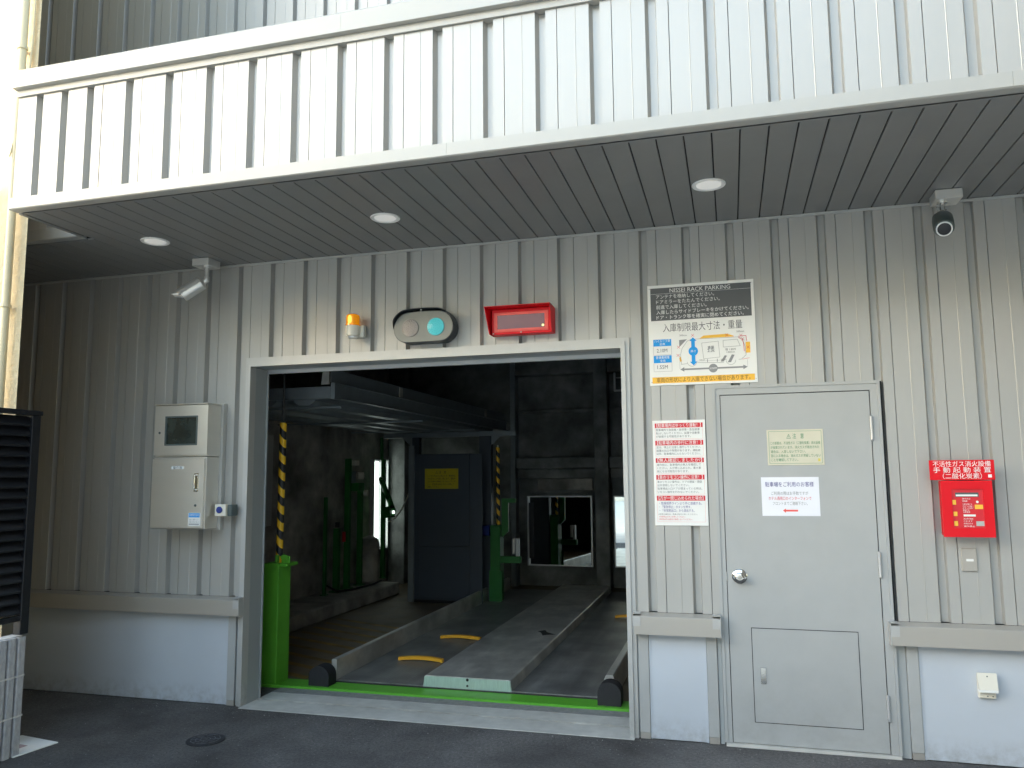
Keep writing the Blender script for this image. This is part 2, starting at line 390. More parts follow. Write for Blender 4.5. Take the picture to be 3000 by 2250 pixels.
# canopy fascia
FY = -1.486; FB, FT = 3.367, 4.019
cp = MB(); q = [(-1.405, FY)]
for gx in (-1.29, -1.10, -.908): q += [(gx, FY), (gx+.014, FY+.036), (gx+.048, FY+.036), (gx+.053, FY)]
q += [(-.7935, FY), (-.7935, FY+.05), (-1.405, FY+.05)]
cp.prism(q, FB, FT, 'z'); build('fascia_panel', cp, 'clad', B)
wall_run('fascia_panel', FY, -.6247-.28+.115, 27, [(-.79, 6.6, FB, FT)], FY+.05)
build('fascia_panel', MB().box(-1.43, -1.407, FY+.002, -.985, FB, FT), 'clad', B)      # return at the left end
build('canopy_deck', MB().box(-1.40, 6.6, FY+.052, .14, 4.0, 4.06).box(-1.40, 6.6, FY+.052, -1.40, S+.012, 4.0)
      .box(-3.25, -1.42, -.86, .14, 4.0, 4.06), 'dark', B)
# canopy lip (folded trim, in lengths) and cap
def joints(a, b, cuts):
    e = [a]+[c for c in cuts if a < c < b]+[b]; return [(p+(.0008 if i else 0), q_) for i, (p, q_) in enumerate(zip(e, e[1:]))]
for a, b in joints(-1.435, 6.6, (-.975, 1.42, 4.02)):
    build('fascia_lip', MB().prism([(FY-.018, 3.299), (FY-.018, 3.366), (FY-.0, 3.366), (FY-.0, 3.3665), (FY+.05, 3.3665), (FY+.05, 3.293), (FY-.010, 3.293)], a, b, 'x'), 'cap', B)
for a, b in joints(-1.440, 6.6, (.815, 3.6)):
    build('parapet_cap', MB().prism([(FY-.045, 4.066), (FY-.045, 4.172), (FY-.036, 4.182), (-1.15, 4.21), (-1.15, 4.067), (FY-.03, 4.063)], a, b, 'x'), 'cap', B)
    build('cap_flashing', MB().prism([(FY-.014, 4.021), (FY-.014, 4.062), (FY+.045, 4.062), (FY+.045, 4.021)], a+(.012 if a < -1 else 0), b, 'x'), 'cap', B)
# stepped-back part of the canopy at the left
IY = -.93
wall_run('side_fascia_panel', IY, -.6247-.28*9+.115, 9, [(-3.2, -1.45, FB, FT)], IY+.05)
build('side_fascia_lip', MB().prism([(IY-.016, 3.299), (IY-.016, 3.372), (IY+.05, 3.372), (IY+.05, 3.293), (IY-.008, 3.293)], -3.25, -1.445, 'x'), 'cap', B)
build('side_parapet_cap', MB().box(-3.25, -1.445, IY-.03, -.6, 4.03, 4.18), 'cap', B)
# soffit boards
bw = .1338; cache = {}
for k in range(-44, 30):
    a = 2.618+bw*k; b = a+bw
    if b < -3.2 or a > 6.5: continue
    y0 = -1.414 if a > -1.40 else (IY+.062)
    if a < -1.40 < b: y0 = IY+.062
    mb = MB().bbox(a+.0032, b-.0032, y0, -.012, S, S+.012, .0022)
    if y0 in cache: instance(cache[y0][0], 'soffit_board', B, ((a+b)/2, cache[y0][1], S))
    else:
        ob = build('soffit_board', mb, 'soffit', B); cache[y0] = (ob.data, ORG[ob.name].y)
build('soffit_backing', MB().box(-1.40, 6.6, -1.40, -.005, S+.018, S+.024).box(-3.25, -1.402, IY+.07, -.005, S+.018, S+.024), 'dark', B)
for a, b in joints(-1.40, 6.6, (1.42,)):
    build('soffit_edge_trim', MB().box(a, b, -1.434, -1.4165, S-.0015, S+.012).box(a, b, -1.4345+.0005, -1.434, S, S+.01), 'soffit', B)
build('soffit_edge_trim', MB().box(-3.2, -1.445, IY+.052, IY+.060, S-.0015, S+.012), 'soffit', B)
build('soffit_end_trim', MB().box(-1.432, -1.402, -1.433, IY-.02, S-.004, S+.012), 'soffit', B)
build('wall_head_trim', MB().prism([(-.010, S-.016), (-.018, S-.012), (-.018, S-.002), (-.001, S-.002), (-.001, S-.016)], -3.2, 6.6, 'x'), 'trim', B)

# sills: folded aluminium bands between cladding and plinth
def sill(xa, xb, capl, capr):
    s = build('sill', MB().prism([(-.006, .650), (-.082, .650), (-.082, .757), (-.078, .762), (-.001, .7745), (-.001, .650)], xa, xb, 'x'), 'sill', B)
    for on, x, sg in ((capl, xa, -1), (capr, xb, 1)):
        if on:
            x2 = x+sg*.004; x3 = x-sg*.045
            build('sill_corner', MB().box(min(x2, x+sg*.0005), max(x2, x+sg*.0005), -.085, -.002, .647, .772)
                  .box(min(x2, x3), max(x2, x3), -.0855, -.0825, .70, .7605).box(min(x2, x3), max(x2, x3), -.083, -.010, .7755, .7785), 'trim', s)
    # thin dark drip gap above the band
sill(-3.2, -.700, False, True); sill(2.150, 2.680, True, True); sill(3.640, 6.7, True, False)
build('sill_gap', MB().box(-3.2, -.76, .003, .045, .768, .7755).box(2.17, 2.66, .003, .045, .768, .7755).box(3.69, 6.7, .003, .045, .768, .7755), 'dark', B)
# plinth panels with edge trims
def plinth(xa, xb, tl, tr):
    build('plinth_panel', MB().bbox(xa, xb, .0, .045, .004, .648, .003), 'plinth', B)
    for on, x, sg in ((tl, xa, -1), (tr, xb, 1)):
        if on:
            a, b = sorted((x, x+sg*.067))
            t = build('plinth_edge_trim', MB().bbox(a+.001, b-.001, -.012, .05, .040, .6485, .003), 'door', B)
            build('trim_foot', MB().box(a+.003, b-.003, -.009, .05, .003, .0395), 'sill', t)
plinth(-3.2, -.828, False, True); plinth(2.235, 2.588, True, True); plinth(3.790, 6.7, True, False)
for a, b in ((2.2355, 2.246), (2.577, 2.5875), (3.7905, 3.801), (-.839, -.8285)): build('plinth_joint_bead', MB().box(a, b, -.004, -.0005, .004, .647), 'plinth', B)
for a, b in ((-.757, -.745), (2.656, 2.6805), (3.672, 3.7215), (2.1615, 2.167)): build('wall_return_strip', MB().box(a, b, .001, .05, .004, .649), 'jamb', B)
# vertical flat flashings beside the openings
# entrance frame: stepped folded trim
fr = MB()
fr.box(-.742, -.716, -.014, .05, .003, 2.550).box(2.134, 2.160, -.014, .05, .003, 2.550).box(-.716, 2.134, -.014, .05, 2.524, 2.550)
fr.box(-.7155, -.695, -.026, .05, .003, 2.5235).box(2.104, 2.1335, -.026, .05, .003, 2.5235).box(-.695, 2.104, -.026, .05, 2.481, 2.5235)
build('entrance_frame', fr, 'trim', B)
build('entrance_jamb', MB().bbox(-.702, -.6955, .051, .20, .004, 2.480, .002), 'jamb', B)
build('entrance_jamb', MB().bbox(2.1045, 2.111, .051, .20, .004, 2.480, .002), 'jamb', B)
build('entrance_jamb', MB().box(-.708, -.684, .2015, .212, .004, 2.47), 'jamb', B)
build('lintel_soffit', MB().box(-.695, 2.104, .051, .20, 2.4815, 2.486), 'jamb', B)
build('shutter_guide', MB().bbox(-.695, 2.104, .2015, .225, 2.452, 2.492, .002), 'frame', B)
# threshold
build('threshold_plate', MB().bbox(-.695, 2.135, -.055, .165, .0015, .006, .001), 'thresh', B)
build('threshold_rail', MB().box(-.695, 2.104, .168, .176, .001, .006).box(-.695, 2.104, .180, .186, .001, .009).box(-.695, 2.104, .190, .197, .001, .006), 'galv', B)
build('threshold_plate', MB().box(-.695, 2.104, .200, .375, .0015, .0065), 'thresh', B)
build('threshold_strip', MB().box(-.695, 2.104, .378, .502, .001, .0085), 'threshd', B)

# service door
fr = MB()
fr.box(2.682, 2.700, -.016, .05, .02, 2.205).box(3.655, 3.671, -.016, .05, .02, 2.205).box(2.700, 3.655, -.016, .05, 2.186, 2.205)
fr.box(2.7005, 2.727, -.010, .05, .02, 2.1855).box(3.613, 3.6545, -.010, .05, .02, 2.1855).box(2.727, 3.613, -.010, .05, 2.147, 2.1855)
build('door_frame', fr, 'door', B)
build('door_frame_seam', MB().box(3.672, 3.684, .0, .04, .78, 2.20), 'dark', B)
build('door_threshold', MB().box(2.69, 3.665, -.03, .05, .002, .018), 'thresh', B)
D = build('door', MB().bbox(2.731, 3.609, -.006, .04, .022, 2.142, .002), 'door', B, label='grey steel service door with a hatch in its lower half')
build('door_gap', MB().box(2.7275, 3.6125, .005, .03, .0185, 2.1465), 'dark', B)
hx0, hx1, hz0, hz1 = 2.861, 3.472, .147, .706
build('hatch_gap', MB().box(hx0, hx1, -.0072, -.0062, hz0, hz1), 'dark', D)
build('hatch', MB().bbox(hx0+.004, hx1-.004, -.0105, -.0074, hz0+.004, hz1-.004, .001), 'door', D)
build('hatch_lock', MB().bbox(2.907, 2.938, -.016, -.0106, .376, .472, .002).tube([(2.9225, -.0165, .425), (2.9225, -.0205, .425)], .007)
      .bbox(2.912, 2.933, -.020, -.0162, .384, .402, .002), 'chrome', D)
kc = (2.806, -.006, 1.012)
build('door_knob', MB().lathe([(.046, 0), (.046, .004), (.040, .010), (.020, .013), (.018, .030), (.026, .038), (.030, .050), (.029, .060), (.022, .066), (.016, .067), (.0155, .063)], kc, (0, -1, 0), 36), 'chrome', D, smooth=True)
build('lock_cylinder', MB().lathe([(.0125, .0632), (.0125, .0695), (.011, .0705)], kc, (0, -1, 0), 20).box(2.8045, 2.8075, -.0778, -.0766, 1.006, 1.018), 'sill', D, smooth=True)
build('latch_plate', MB().box(2.7283, 2.7305, -.012, .0, .985, 1.04), 'chrome', D)
for z0, z1 in ((1.84, 1.99), (1.025, 1.178), (.205, .354)):
    zm = (z0+z1)/2
    build('door_hinge', MB().tube([(3.611, -.018, z0+.004), (3.611, -.018, zm-.001)], .0085).tube([(3.611, -.018, zm+.001), (3.611, -.018, z1-.004)], .0085)
          .tube([(3.611, -.018, z1-.004), (3.611, -.018, z1)], [.0085, .005]).tube([(3.611, -.018, z0), (3.611, -.018, z0+.004)], [.005, .0085]), 'frame', D, smooth=True)

# inner walls of the garage bay
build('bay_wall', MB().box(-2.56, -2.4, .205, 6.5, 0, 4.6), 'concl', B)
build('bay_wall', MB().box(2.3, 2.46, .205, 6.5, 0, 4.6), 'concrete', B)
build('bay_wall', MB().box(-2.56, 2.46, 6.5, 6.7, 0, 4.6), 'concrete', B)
build('bay_ceiling', MB().box(-2.56, 2.46, .205, 6.7, 4.6, 4.75), 'dark', B)
build('kerb', MB().bbox(-2.398, -1.78, 1.2, 5.3, .012, .17, .012), 'concl', B)
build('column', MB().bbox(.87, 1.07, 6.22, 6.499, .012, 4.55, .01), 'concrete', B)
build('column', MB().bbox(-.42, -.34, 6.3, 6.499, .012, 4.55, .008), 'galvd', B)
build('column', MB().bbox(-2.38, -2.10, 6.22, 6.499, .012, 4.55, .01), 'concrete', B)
for z0, z1, y0 in ((1.745, 1.905, 6.30), (1.60, 1.735, 6.38), (2.58, 2.63, 6.40), (3.15, 3.45, 6.27)):
    build('beam', MB().bbox(-.33, .865, y0, 6.499, z0, z1, .008), 'concrete', B); build('beam', MB().bbox(1.075, 2.298, y0, 6.499, z0, z1, .008), 'concrete', B)
build('wall_block', MB().bbox(-.03, .80, 6.42, 6.499, 1.42, 1.59, .006), 'concl', B)
build('floor_marking', MB().box(-.62, -.56, .80, 3.3, .0105, .0112), 'yellow', B)
mk = MB()
for k in range(9):
    y = .95+.26*k
    mk.add([(-1.70, y+.25, .0117), (-1.70, y+.33, .0117), (-.64, y-.12+.02, .0117), (-.64, y-.20+.02, .0117)], [(0, 1, 2, 3)])
build('floor_marking', mk, mat('worn_yellow_marking', (.26, .15, .03), .6, noise=.5, nscale=4, noise2=.4, n2scale=3), B)

# ------------------------------------------------------------------ downlights
def downlight(x, y, label):
    t = thing('downlight', label, 'ceiling light', (x, y, S), 'round white downlights in the canopy soffit')
    build('rim', MB().lathe([(.072, .0), (.074, -.004), (.092, -.007), (.095, -.003), (.095, .0), (.0945, .002), (.072, .002)], (x, y, S-.0005), (0, 0, 1), 40), 'diffuser', t, smooth=True)
    build('lamp', MB().lathe([(.060, .0165), (.060, .0162), (.071, -.0045), (.0705, -.0052), (.045, -.006), (.0, -.0062)], (x, y, S-.0006), (0, 0, 1), 40), 'downlamp', t, smooth=True)
downlight(-1.026, -.708, 'round white downlight nearest the cream building, at the left end of the soffit')
downlight(.714, -.708, 'round white downlight in the soffit above the oval signal light')
downlight(2.72, -.71, 'round white downlight in the soffit above the parking notice, rightmost')

# ------------------------------------------------------------------ surveillance cameras
def seg_dir(a, b): return (Vector(b)-Vector(a)).normalized()
def cam_plate(t, x0, x1, y0, y1):
    build('mount_plate', MB().bbox(x0, x1, y0, y1, S-.058, S-.0015, .003), 'camsilver', t)
t = thing('security_camera', 'silver bullet camera pointing left, on the soffit left of the entrance', 'camera', (-.985, -.2, S), 'cameras under the canopy')
cam_plate(t, -1.067, -.925, -.262, -.115)
build('bracket', MB().lathe([(.030, 0), (.030, -.008), (.017, -.012), (.015, -.075), (.020, -.085), (.018, -.105)], (-.968, -.215, S-.058), (0, 0, 1), 20), 'camsilver', t, smooth=True)
j = Vector((-.968, -.215, S-.165)); d = Vector((-.76, -.30, -.58)).normalized()
build('ball_joint', MB().tube([j+Vector((0, 0, .03)), j, j+d*.03], [.018, .022, .018]), 'camsilver', t, smooth=True)
bs = j+d*.02
build('body', MB().lathe([(.020, .0), (.026, .006), (.040, .012), (.050, .02), (.050, .175), (.045, .187), (.034, .189), (.0, .189)], bs, d, 28), 'camsilver', t, smooth=True)
side = d.cross(Vector((0, 0, 1))).normalized(); upv = side.cross(d).normalized()
hd = MB(); n = 12; ring = []
for (h, r, span) in ((.02, .056, .9), (.205, .057, .9), (.245, .057, .5)):
    for k in range(n+1):
        a = math.pi*(.5+(k/n-.5)*span*1.05); v1 = bs+d*h+side*math.cos(a)*r+upv*math.sin(a)*r; hd.v.append(tuple(v1))
off = len(hd.v)
for i in range(off): p = Vector(hd.v[i]); hd.v.append(tuple(p+upv*.002))
for i in range(2):
    for k in range(n):
        a0 = i*(n+1)+k; hd.f.append((a0, a0+1, a0+n+2, a0+n+1)); hd.f.append((off+a0, off+a0+n+1, off+a0+n+2, off+a0+1))
hd.f += [(k, off+k, off+k+1, k+1) for k in range(n)]+[(2*(n+1)+k, 2*(n+1)+k+1, off+2*(n+1)+k+1, off+2*(n+1)+k) for k in range(n)]
build('sun_shield', hd, 'camsilver', t, smooth='flat')
build('lens', MB().lathe([(.031, .1895), (.031, .1915), (.0, .1918)], bs, d, 24), 'black', t)
t = thing('security_camera', 'dark grey camera facing the street, on the soffit right of the service door', 'camera', (4.03, -.2, S), 'cameras under the canopy')
cam_plate(t, 3.996, 4.141, -.240, -.095)
build('bracket', MB().lathe([(.030, 0), (.030, -.008), (.014, -.012), (.014, -.05), (.019, -.056), (.018, -.085)], (4.045, -.17, S-.058), (0, 0, 1), 20).box(4.012, 4.028, -.18, -.16, S-.11, S-.085), 'chrome', t, smooth=True)
j = Vector((4.040, -.165, 3.135)); d = Vector((-.17, -.83, -.53)).normalized(); side = d.cross(Vector((0, 0, 1))).normalized(); upv = side.cross(d).normalized()
bd = MB(); nseg = 24; rows = []
for (h, r) in ((0, .024), (.006, .044), (.05, .056), (.185, .056), (.215, .045)):
    for k in range(nseg):
        a = 2*math.pi*k/nseg; rr = r*(1.0 if math.sin(a) < .3 else 1.08)
        bd.v.append(tuple(j+d*h+side*math.cos(a)*rr+upv*math.sin(a)*rr))
for i in range(4):
    for k in range(nseg): bd.f.append((i*nseg+k, i*nseg+(k+1) % nseg, (i+1)*nseg+(k+1) % nseg, (i+1)*nseg+k))
bd.f += [tuple(range(nseg-1, -1, -1)), tuple(range(4*nseg, 5*nseg))]
build('body', bd, 'camdark', t, smooth=True)
build('lens_ring', MB().lathe([(.038, .204), (.0425, .214), (.0425, .224), (.036, .224), (.035, .217)], j, d, 28), 'camsilver', t, smooth=True)
build('lens', MB().lathe([(.035, .2155), (.035, .2215), (.028, .2235), (.0, .2245)], j, d, 28), 'black', t, smooth=True)
build('bolt', MB().lathe([(.004, 0), (.004, .004)], j+d*.02+upv*.052+side*.022, upv, 8).lathe([(.004, 0), (.004, .004)], j+d*.02+upv*.052-side*.022, upv, 8), 'chrome', t)

# ------------------------------------------------------------------ beacon, signal light, red sign box
t = thing('warning_beacon', 'small amber rotating beacon with white base above the entrance', 'warning light', (.19, -.02, 2.68))
build('bracket', MB().bbox(.150, .245, -.030, -.001, 2.655, 2.745, .003).bbox(.226, .262, -.075, -.031, 2.650, 2.735, .003), 'offwhite', t)
bc = (.186, -.095, 0)
build('base', MB().lathe([(.030, 2.652), (.046, 2.656), (.050, 2.668), (.051, 2.722), (.052, 2.728)], bc, (0, 0, 1), 32), 'offwhite', t, smooth=True)
build('speaker_grille', MB().lathe([(.034, 2.640), (.038, 2.6515)], bc, (0, 0, 1), 24), 'camsilver', t, smooth=True)
build('dome', MB().lathe([(.052, 2.7285), (.052, 2.742), (.049, 2.744), (.050, 2.790), (.046, 2.806), (.036, 2.813), (.0, 2.815)], bc, (0, 0, 1), 32), 'amber', t, smooth=True)
build('lamp', MB().lathe([(.010, 2.74), (.016, 2.755), (.016, 2.785), (.008, 2.80)], (.186, -.140, 0), (0, 0, 1), 12), 'amberhot', t, smooth=True)

t = thing('signal_light', 'grey oval two lamp traffic signal above the entrance with green side lit', 'traffic signal', (.74, 0, 2.69))
def arch(p, cx, cz, hw, k=.016): return [(x, z+(k*(1-((x-cx)/hw)**2) if z > cz else 0)) for x, z in p]
def stadium(cx, cz, hw, hh, n=14):
    r = hh; c = hw-hh; p = []
    for k in range(n+1): a = -math.pi/2+math.pi*k/n; p.append((cx+c+r*math.cos(a), cz+r*math.sin(a)))
    for k in range(n+1): a = math.pi/2+math.pi*k/n; p.append((cx-c+r*math.cos(a), cz+r*math.sin(a)))
    t_ = [(cx-c+2*c*k/10, cz+r) for k in range(9, 0, -1)]; return p[:n+1]+t_+p[n+1:]
zc = 2.684; xc = .735
build('housing', MB().prism(arch(stadium(xc, zc, .226, .103), xc, zc, .226), -.10, -.002, 'y'), 'signaldark', t, smooth='flat')
build('face_plate', MB().prism(arch(stadium(xc, zc, .220, .099), xc, zc, .220), -.108, -.1005, 'y'), 'signalhouse', t)
# hood: arched visor over the top and down the sides
st = arch(stadium(xc, zc+.002, .230, .112, 20), xc, zc, .230, .020); hood = [p for p in st if p[1] > zc-.012]
hood = sorted([p for p in hood if p[0] >= xc], key=lambda p: p[1])+sorted([p for p in hood if p[0] < xc], key=lambda p: -p[1])
hm = MB(); m_ = len(hood)
for (yy, sc) in ((-.02, 1), (-.145, 1)):
    for p in hood: hm.v.append((p[0], yy+(.05*(1-min(1, max(0, (p[1]-zc)/.06))) if yy < -.1 else 0), p[1]))
for (yy, sc) in ((-.02, 1), (-.145, 1)):
    for p in hood:
        dx, dz = p[0]-xc, p[1]-zc; L = math.hypot(dx, dz)
        hm.v.append((p[0]-dx/L*.004, yy+(.05*(1-min(1, max(0, (p[1]-zc)/.06))) if yy < -.1 else 0), p[1]-dz/L*.004))
for k in range(m_-1):
    hm.f += [(k, k+1, m_+k+1, m_+k), (2*m_+k, 3*m_+k, 3*m_+k+1, 2*m_+k+1), (m_+k, m_+k+1, 3*m_+k+1, 3*m_+k), (k, 2*m_+k, 2*m_+k+1, k+1)]
build('hood', hm, 'signaldark', t, smooth=True)
for x, m1, nm in ((.640, 'lensoff', 'unlit left lens'), (.830, 'lenson', 'lit blue-green right lens')):
    l_ = build('lens', MB().lathe([(.062, .0), (.062, .004), (.050, .010), (.0, .013)], (x, -.1085, zc), (0, -1, 0), 32), m1, t, smooth=True, label=nm)
    dots = MB()
    for ring, cnt in ((.002, 1), (.016, 6), (.030, 12), (.043, 18), (.056, 24)):
        for k in range(cnt):
            a = 2*math.pi*k/cnt+ring*31
            dots.lathe([(.0040, 0), (.0026, .0022)], (x+ring*math.cos(a), -.1212+.0036*(ring/.05)**2, zc+ring*math.sin(a)), (0, -1, 0), 6)
    build('lamp_dots', dots, 'led' if m1 == 'lenson' else 'whiteprint', l_)
build('bolt', MB().lathe([(.006, 0), (.004, .005)], (xc, -.146, zc+.118), (0, -1, 0), 8), 'camsilver', t)

t = thing('sign_box', 'red hooded box sign with dark glass panel above the entrance, right of the signal', 'sign', (1.43, 0, 2.69))
X0, X1, Z0, Z1 = 1.228, 1.640, 2.605, 2.785
build('case', MB().bbox(X0+.004, X1+.012, -.085, -.002, Z0, Z1-.006, .003), 'red', t)
hb = MB()
hb.add([(X0-.006, -.002, Z1), (X1+.020, -.002, Z1), (X1+.020, -.17, Z1+.004), (X0-.030, -.17, Z1+.004), (X0-.006, -.002, Z1-.004), (X1+.020, -.002, Z1-.004), (X1+.020, -.17, Z1), (X0-.030, -.17, Z1)],
       [(0, 1, 2, 3), (4, 7, 6, 5), (3, 2, 6, 7), (0, 3, 7, 4), (1, 5, 6, 2)])
for xs in (X0-.006, X1+.016):
    o_ = -.020 if xs < 1.4 else 0
    hb.add([(xs, -.002, Z1), (xs+o_, -.17, Z1+.003), (xs, -.115, Z0+.0), (xs, -.002, Z0), (xs+.004, -.002, Z1), (xs+.004+o_, -.17, Z1+.003), (xs+.004, -.115, Z0), (xs+.004, -.002, Z0)],
           [(0, 1, 2, 3), (7, 6, 5, 4), (0, 4, 5, 1), (1, 5, 6, 2), (2, 6, 7, 3)])
build('hood', hb, 'red', t)
ff = MB(); a, b, c_, d_ = X0+.022, X1-.010, Z0+.016, Z1-.030
ff.box(a, a+.024, -.092, -.0855, c_, d_).box(b-.024, b, -.092, -.0855, c_, d_).box(a+.024, b-.024, -.092, -.0855, c_, c_+.020).box(a+.024, b-.024, -.092, -.0855, d_-.018, d_)
build('front_frame', ff, 'redlight', t)
build('glass_panel', MB().box(a+.024, b-.024, -.0895, -.0858, c_+.020, d_-.018), 'redglass', t)
build('indicator', MB().lathe([(.009, 0), (.007, .003)], (b-.036, -.0900, c_+.034), (0, -1, 0), 12), 'ledyel', t)
build('screw', MB().lathe([(.006, 0), (.005, .004)], ((a+b)/2, -.086, c_-.006), (0, -1, 0), 10).lathe([(.005, 0), (.004, .004)], (a-.006, -.086, c_-.008), (0, -1, 0), 10), 'sill', t)

# ------------------------------------------------------------------ stainless control cabinet
t = thing('control_cabinet', 'stainless steel control cabinet on the wall left of the entrance', 'cabinet', (-1.15, -.06, 1.28))
build('mount_frame', MB().box(-1.365, -.905, -.040, -.0015, 1.262, 2.205), 'trim', t)
build('upper_box', MB().bbox(-1.382, -.925, -.188, -.041, 1.806, 2.190, .003), 'stainless', t)
u = build('upper_door', MB().box(-1.384, -1.292, -.202, -.1885, 1.818, 2.186).box(-1.008, -.923, -.202, -.1885, 1.818, 2.186).box(-1.292, -1.008, -.202, -.1885, 2.108, 2.186).box(-1.292, -1.008, -.202, -.1885, 1.818, 1.888), 'stainless', t)
build('window_bead', MB().box(-1.2915, -1.280, -.205, -.189, 1.8885, 2.1075).box(-1.020, -1.0085, -.205, -.189, 1.8885, 2.1075).box(-1.280, -1.020, -.205, -.189, 2.096, 2.1075).box(-1.280, -1.020, -.205, -.189, 1.8885, 1.900), 'camdark', u)
build('window_glass', MB().box(-1.280, -1.020, -.196, -.190, 1.900, 2.096), 'screen', u)
build('keyhole', MB().lathe([(.009, 0), (.008, .004)], (-1.338, -.2022, 1.985), (0, -1, 0), 14), 'camdark', u)
build('rain_hood', MB().bbox(-1.388, -.919, -.212, -.041, 2.1905, 2.200, .002), 'stainless', t)
build('lower_box', MB().bbox(-1.390, -.930, -.188, -.041, 1.278, 1.802, .003), 'stainless', t)
l_ = build('lower_door', MB().bbox(-1.392, -.940, -.202, -.1885, 1.282, 1.790, .003), 'stainless', t)
build('handle', MB().tube([(-1.005, -.203, 1.560), (-1.005, -.222, 1.565), (-1.005, -.224, 1.585), (-1.005, -.224, 1.645), (-1.005, -.222, 1.665), (-1.005, -.203, 1.670)], .007, 10).bbox(-1.022, -.985, -.2045, -.2022, 1.548, 1.682, .001), 'chrome', l_, smooth=True)
build('keyhole', MB().lathe([(.010, 0), (.009, .004)], (-1.003, -.2022, 1.448), (0, -1, 0), 14), 'camdark', l_)
build('name_plate', MB().bbox(-1.222, -1.112, -.2045, -.2022, 1.712, 1.735, .001), 'white', l_)
printed('lettering', MB().text('操作盤', -1.167, 1.7235, .017, -.2052, width=.08, align='c'), 'blackprint', l_)
build('sticker', MB().box(-1.060, -.958, -.2035, -.2022, 1.300, 1.395), 'white', l_)
printed('sticker_print', MB().quad(-1.056, -.962, 1.362, 1.392, -.2042), 'blueprint', l_)
printed('sticker_lettering', MB().text('日精株式会社', -1.052, 1.378, .014, -.2050, width=.086), 'whiteprint', l_)
printed('sticker_text', MB().text('安全にご使用ください', -1.052, 1.345, .010, -.2044, width=.086).text('点検のお問い合わせ', -1.052, 1.328, .010, -.2044, width=.086).quad(-1.052, -.966, 1.309, 1.317, -.2044), 'midgrey', l_)
t = thing('push_button_box', 'small box with blue push button beside the control cabinet', 'switch', (-.85, -.05, 1.367))
build('case', MB().bbox(-.905, -.812, -.112, -.045, 1.366, 1.453, .004), 'offwhite', t)
build('back_plate', MB().bbox(-.812, -.775, -.090, -.016, 1.366, 1.450, .003), 'camdark', t)
build('button', MB().lathe([(.024, 0), (.024, .008), (.020, .012), (.0, .013)], (-.862, -.1125, 1.412), (0, -1, 0), 20), 'bluemotor', t, smooth=True)

# ------------------------------------------------------------------ parking notice sign
t = thing('parking_notice', 'square white parking instruction board with grey header, van drawing and yellow footer', 'sign', (2.63, 0, 2.22))
SX0, SX1, SZ0, SZ1 = 2.290, 2.966, 2.221, 2.890; SW, SH = SX1-SX0, SZ1-SZ0
U = lambda u: SX0+u*SW
Vv = lambda v: SZ1-v*SH
build('board', MB().bbox(SX0, SX1, -.0075, -.0035, SZ0, SZ1, .001), 'white', t)
y1, y2, y3 = -.0085, -.0095, -.0105
printed('header_panel', MB().quad(U(.028), U(.972), Vv(.358), Vv(.030), y1), 'greyprint', t)
hl = MB().text('NISSEI RACK PARKING', U(.5), Vv(.060), .029, y2, width=.57*SW, align='c').quad(U(.03), U(.972), Vv(.0905), Vv(.0885), y2)
for s_, v, ue in (('アンテナを格納してください。', .120, .635), ('ドアミラーをたたんでください。', .172, .685), ('前進で入庫してください。', .224, .56), ('入庫したらサイドブレーキをかけてください。', .276, .945), ('ドア・トランク等を確実に閉めてください。', .328, .90)):
    hl.text(s_, U(.082), Vv(v), .0225, y2, width=(ue-.082)*SW)
printed('header_lettering', hl, 'whiteprint', t)
printed('title_lettering', MB().text('入庫制限最大寸法・重量', U(.51), Vv(.435), .046, y1, width=.74*SW, align='c'), 'greyprint', t)
for s_, u_, v_, h_, w_ in (('2.10M', .125, .655, .026, .10), ('1.55M', .125, .818, .026, .10), ('重量', .585, .648, .016, None), ('2.3t', .585, .676, .022, None), ('幅 1.85M', .765, .675, .013, None),
                          ('1,850mm', .765, .70, .011, None), ('300mm', .33, .515, .012, None), ('500mm', .86, .505, .012, None), ('150mm', .50, .765, .009, None), ('300mm', .70, .768, .009, None)):
    printed('size_lettering', MB().text(s_, U(u_), Vv(v_), h_, y2, width=w_ and w_*SW, align='c'), 'greyprint', t)
for a, b in ((.545, .612), (.705, .777)): printed('blue_box', MB().quad(U(.043), U(.215), Vv(b), Vv(a), y1), 'blueprint', t)
printed('height_arrow', MB().poly([(U(.42), Vv(.540)), (U(.455), Vv(.575)), (U(.437), Vv(.575)), (U(.437), Vv(.778)), (U(.455), Vv(.778)), (U(.42), Vv(.815)), (U(.385), Vv(.778)), (U(.403), Vv(.778)), (U(.403), Vv(.575)), (U(.385), Vv(.575))], y2)
        .disc(U(.42), Vv(.676), .030, y2-.0005), 'blueprint', t)
printed('blue_lettering', MB().text('ハイルーフ車', U(.129), Vv(.562), .016, y2, width=.15*SW, align='c').text('全高', U(.129), Vv(.592), .014, y2, align='c').text('普通乗用車', U(.129), Vv(.725), .016, y2, width=.13*SW, align='c').text('全高', U(.129), Vv(.757), .014, y2, align='c').text('高さ', U(.42), Vv(.676), .014, y3-.001, align='c'), 'whiteprint', t)
ln = MB()
for a, b in ((.612, .698), (.777, .862)): ln.stroke([(U(.043), Vv(a)), (U(.043), Vv(b)), (U(.215), Vv(b)), (U(.215), Vv(a))], .0014, y1)
van = [(.305, .80), (.30, .70), (.315, .645), (.365, .575), (.40, .558), (.84, .558), (.875, .575), (.90, .66), (.905, .735), (.86, .775), (.835, .775)]
ln.stroke([(U(a), Vv(b)) for a, b in van], .0022, y1)
ln.stroke([(U(.305), Vv(.80)), (U(.36), Vv(.795))], .0022, y1).stroke([(U(.455), Vv(.79)), (U(.70), Vv(.80))], .0022, y1)
